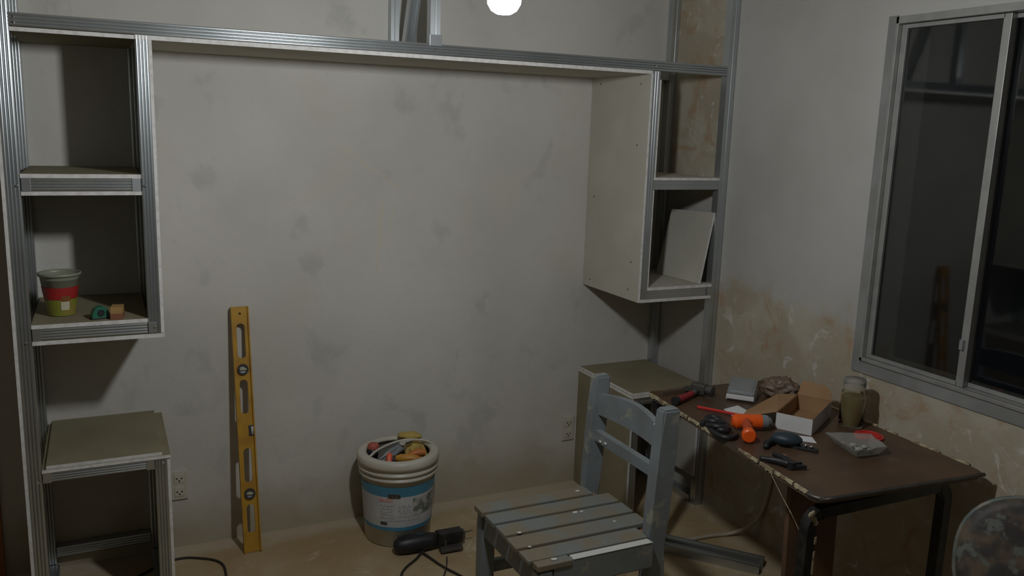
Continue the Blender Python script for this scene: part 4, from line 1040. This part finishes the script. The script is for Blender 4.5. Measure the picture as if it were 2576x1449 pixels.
b = bmesh.new(); lathe(b, [(0.030, 0.0095), (0.032, 0.012), (0.035, 0.012), (0.036, 0.0095)], (2.096, 1.772, TS), 28, closed=True); put('ring', b, m_red, t, smooth=True)
# brown translucent bag behind the box flap
b = bmesh.new(); ell(b, (2.118, 2.188, TS + 0.034), (0.062, 0.040, 0.040), Matrix.Rotation(-0.75, 3, 'Z'), 4, 0.40, 14, 4)
for v in b.verts: v.co.z = max(v.co.z, TS + 0.0005)
put('paper_bag', b, M('brown_bag', (0.17, 0.115, 0.08), 0.45, col2=(0.24, 0.18, 0.14), nscale=22), smooth=True, label='crumpled brown bag between the grey tin and the open box', cat='bag', loc=(2.10, 2.2, TS))

# ------------------------------------------------------------------ round-backed chair at the right edge
t = thing('round_back_chair', 'paint-spattered chair with round backrest at the bottom right corner', 'chair', (1.93, 1.32, 0))
cB = Vector((1.972, 1.128, 0.553)); nv = Vector((-0.80, -0.60, 0.30)).normalized()   # backrest faces the room
uh = Vector((0.60, -0.80, 0)).normalized(); uv = nv.cross(uh).normalized()
if uv.z < 0: uv = -uv
def bp(a, b_, c_): return cB + uh * a + uv * b_ + nv * c_
def backshell(rx, ry, thk, bow):
    b = bmesh.new(); nr, ns = 8, 40; fr, bk = [], []
    for i in range(1, nr + 1):
        f = i / nr; rf, rb = [], []
        for k in range(ns):
            q = 2 * PI * k / ns; cx_, sx = math.cos(q), math.sin(q)
            ex = 2 / 2.4; x = rx * f * math.copysign(abs(cx_) ** ex, cx_); y = ry * f * math.copysign(abs(sx) ** ex, sx)
            dome = -bow * (x / rx) ** 2; edge = 0.006 * (1 - math.sqrt(max(0, 1 - f ** 6)))
            rf.append(b.verts.new(bp(x, y, thk / 2 + dome - edge))); rb.append(b.verts.new(bp(x, y, -thk / 2 + dome + edge)))
        fr.append(rf); bk.append(rb)
    cf, cb_ = b.verts.new(bp(0, 0, thk / 2)), b.verts.new(bp(0, 0, -thk / 2))
    for k in range(ns):
        j = (k + 1) % ns; b.faces.new((cf, fr[0][k], fr[0][j])); b.faces.new((cb_, bk[0][j], bk[0][k]))
        for i in range(nr - 1):
            b.faces.new((fr[i][k], fr[i + 1][k], fr[i + 1][j], fr[i][j])); b.faces.new((bk[i][j], bk[i + 1][j], bk[i + 1][k], bk[i][k]))
        b.faces.new((fr[-1][k], bk[-1][k], bk[-1][j], fr[-1][j]))
    return b
b = backshell(0.185, 0.165, 0.030, 0.012); put('backrest', b, m_stool, t, smooth=True)
b = bmesh.new()
tube(b, [bp(0.186 * math.copysign(abs(math.cos(q)) ** .83, math.cos(q)), 0.166 * math.copysign(abs(math.sin(q)) ** .83, math.sin(q)), -0.006 - 0.012 * math.cos(q) ** 2) for q in (2 * PI * k / 40 for k in range(41))], 0.007, 8, 1)
put('rim', b, M('green_grey_rim', (0.10, 0.12, 0.11), 0.5, col2=(0.20, 0.185, 0.15), nscale=16), t, smooth=True)
for k, (a_, b_, s) in enumerate(((-0.075, -0.09, 0.035), (-0.12, -0.06, 0.025), (-0.02, -0.075, 0.022), (0.02, -0.10, 0.03))):
    b = bmesh.new(); q = Matrix((uh, uv, nv)).transposed(); ell(b, bp(a_, b_, 0.0145 - 0.012 * (a_ / .185) ** 2), (s, s * 0.7, 0.0016), q, 3, 0.35, 8, k); put('rust_patch', b, m_stoolred, t, smooth=True)
b = bmesh.new(); box(b, -0.19, 0.19, -0.18, 0.18, 0, 0.03, 0.012, MX((1.885, 0.985, 0.40), -0.93)); put('seat', b, m_stool, t)
b = bmesh.new(); tube(b, [bp(0, -0.10, -0.020), bp(0, -0.17, -0.03), (1.965, 1.09, 0.385), (1.885, 0.985, 0.390)], 0.012, 8, 4); put('back_support', b, m_blackm, t, smooth=True)
for a_ in (0.6, 2.17, 3.74, 5.31):
    b = bmesh.new(); px, py = 1.885 + 0.15 * math.cos(a_), 0.985 + 0.15 * math.sin(a_)
    cyl(b, (px, py, 0.398), (1.885 + 0.19 * math.cos(a_), 0.985 + 0.19 * math.sin(a_), 0.0), 0.012, 0.011, 12); put('leg', b, m_blackm, t)
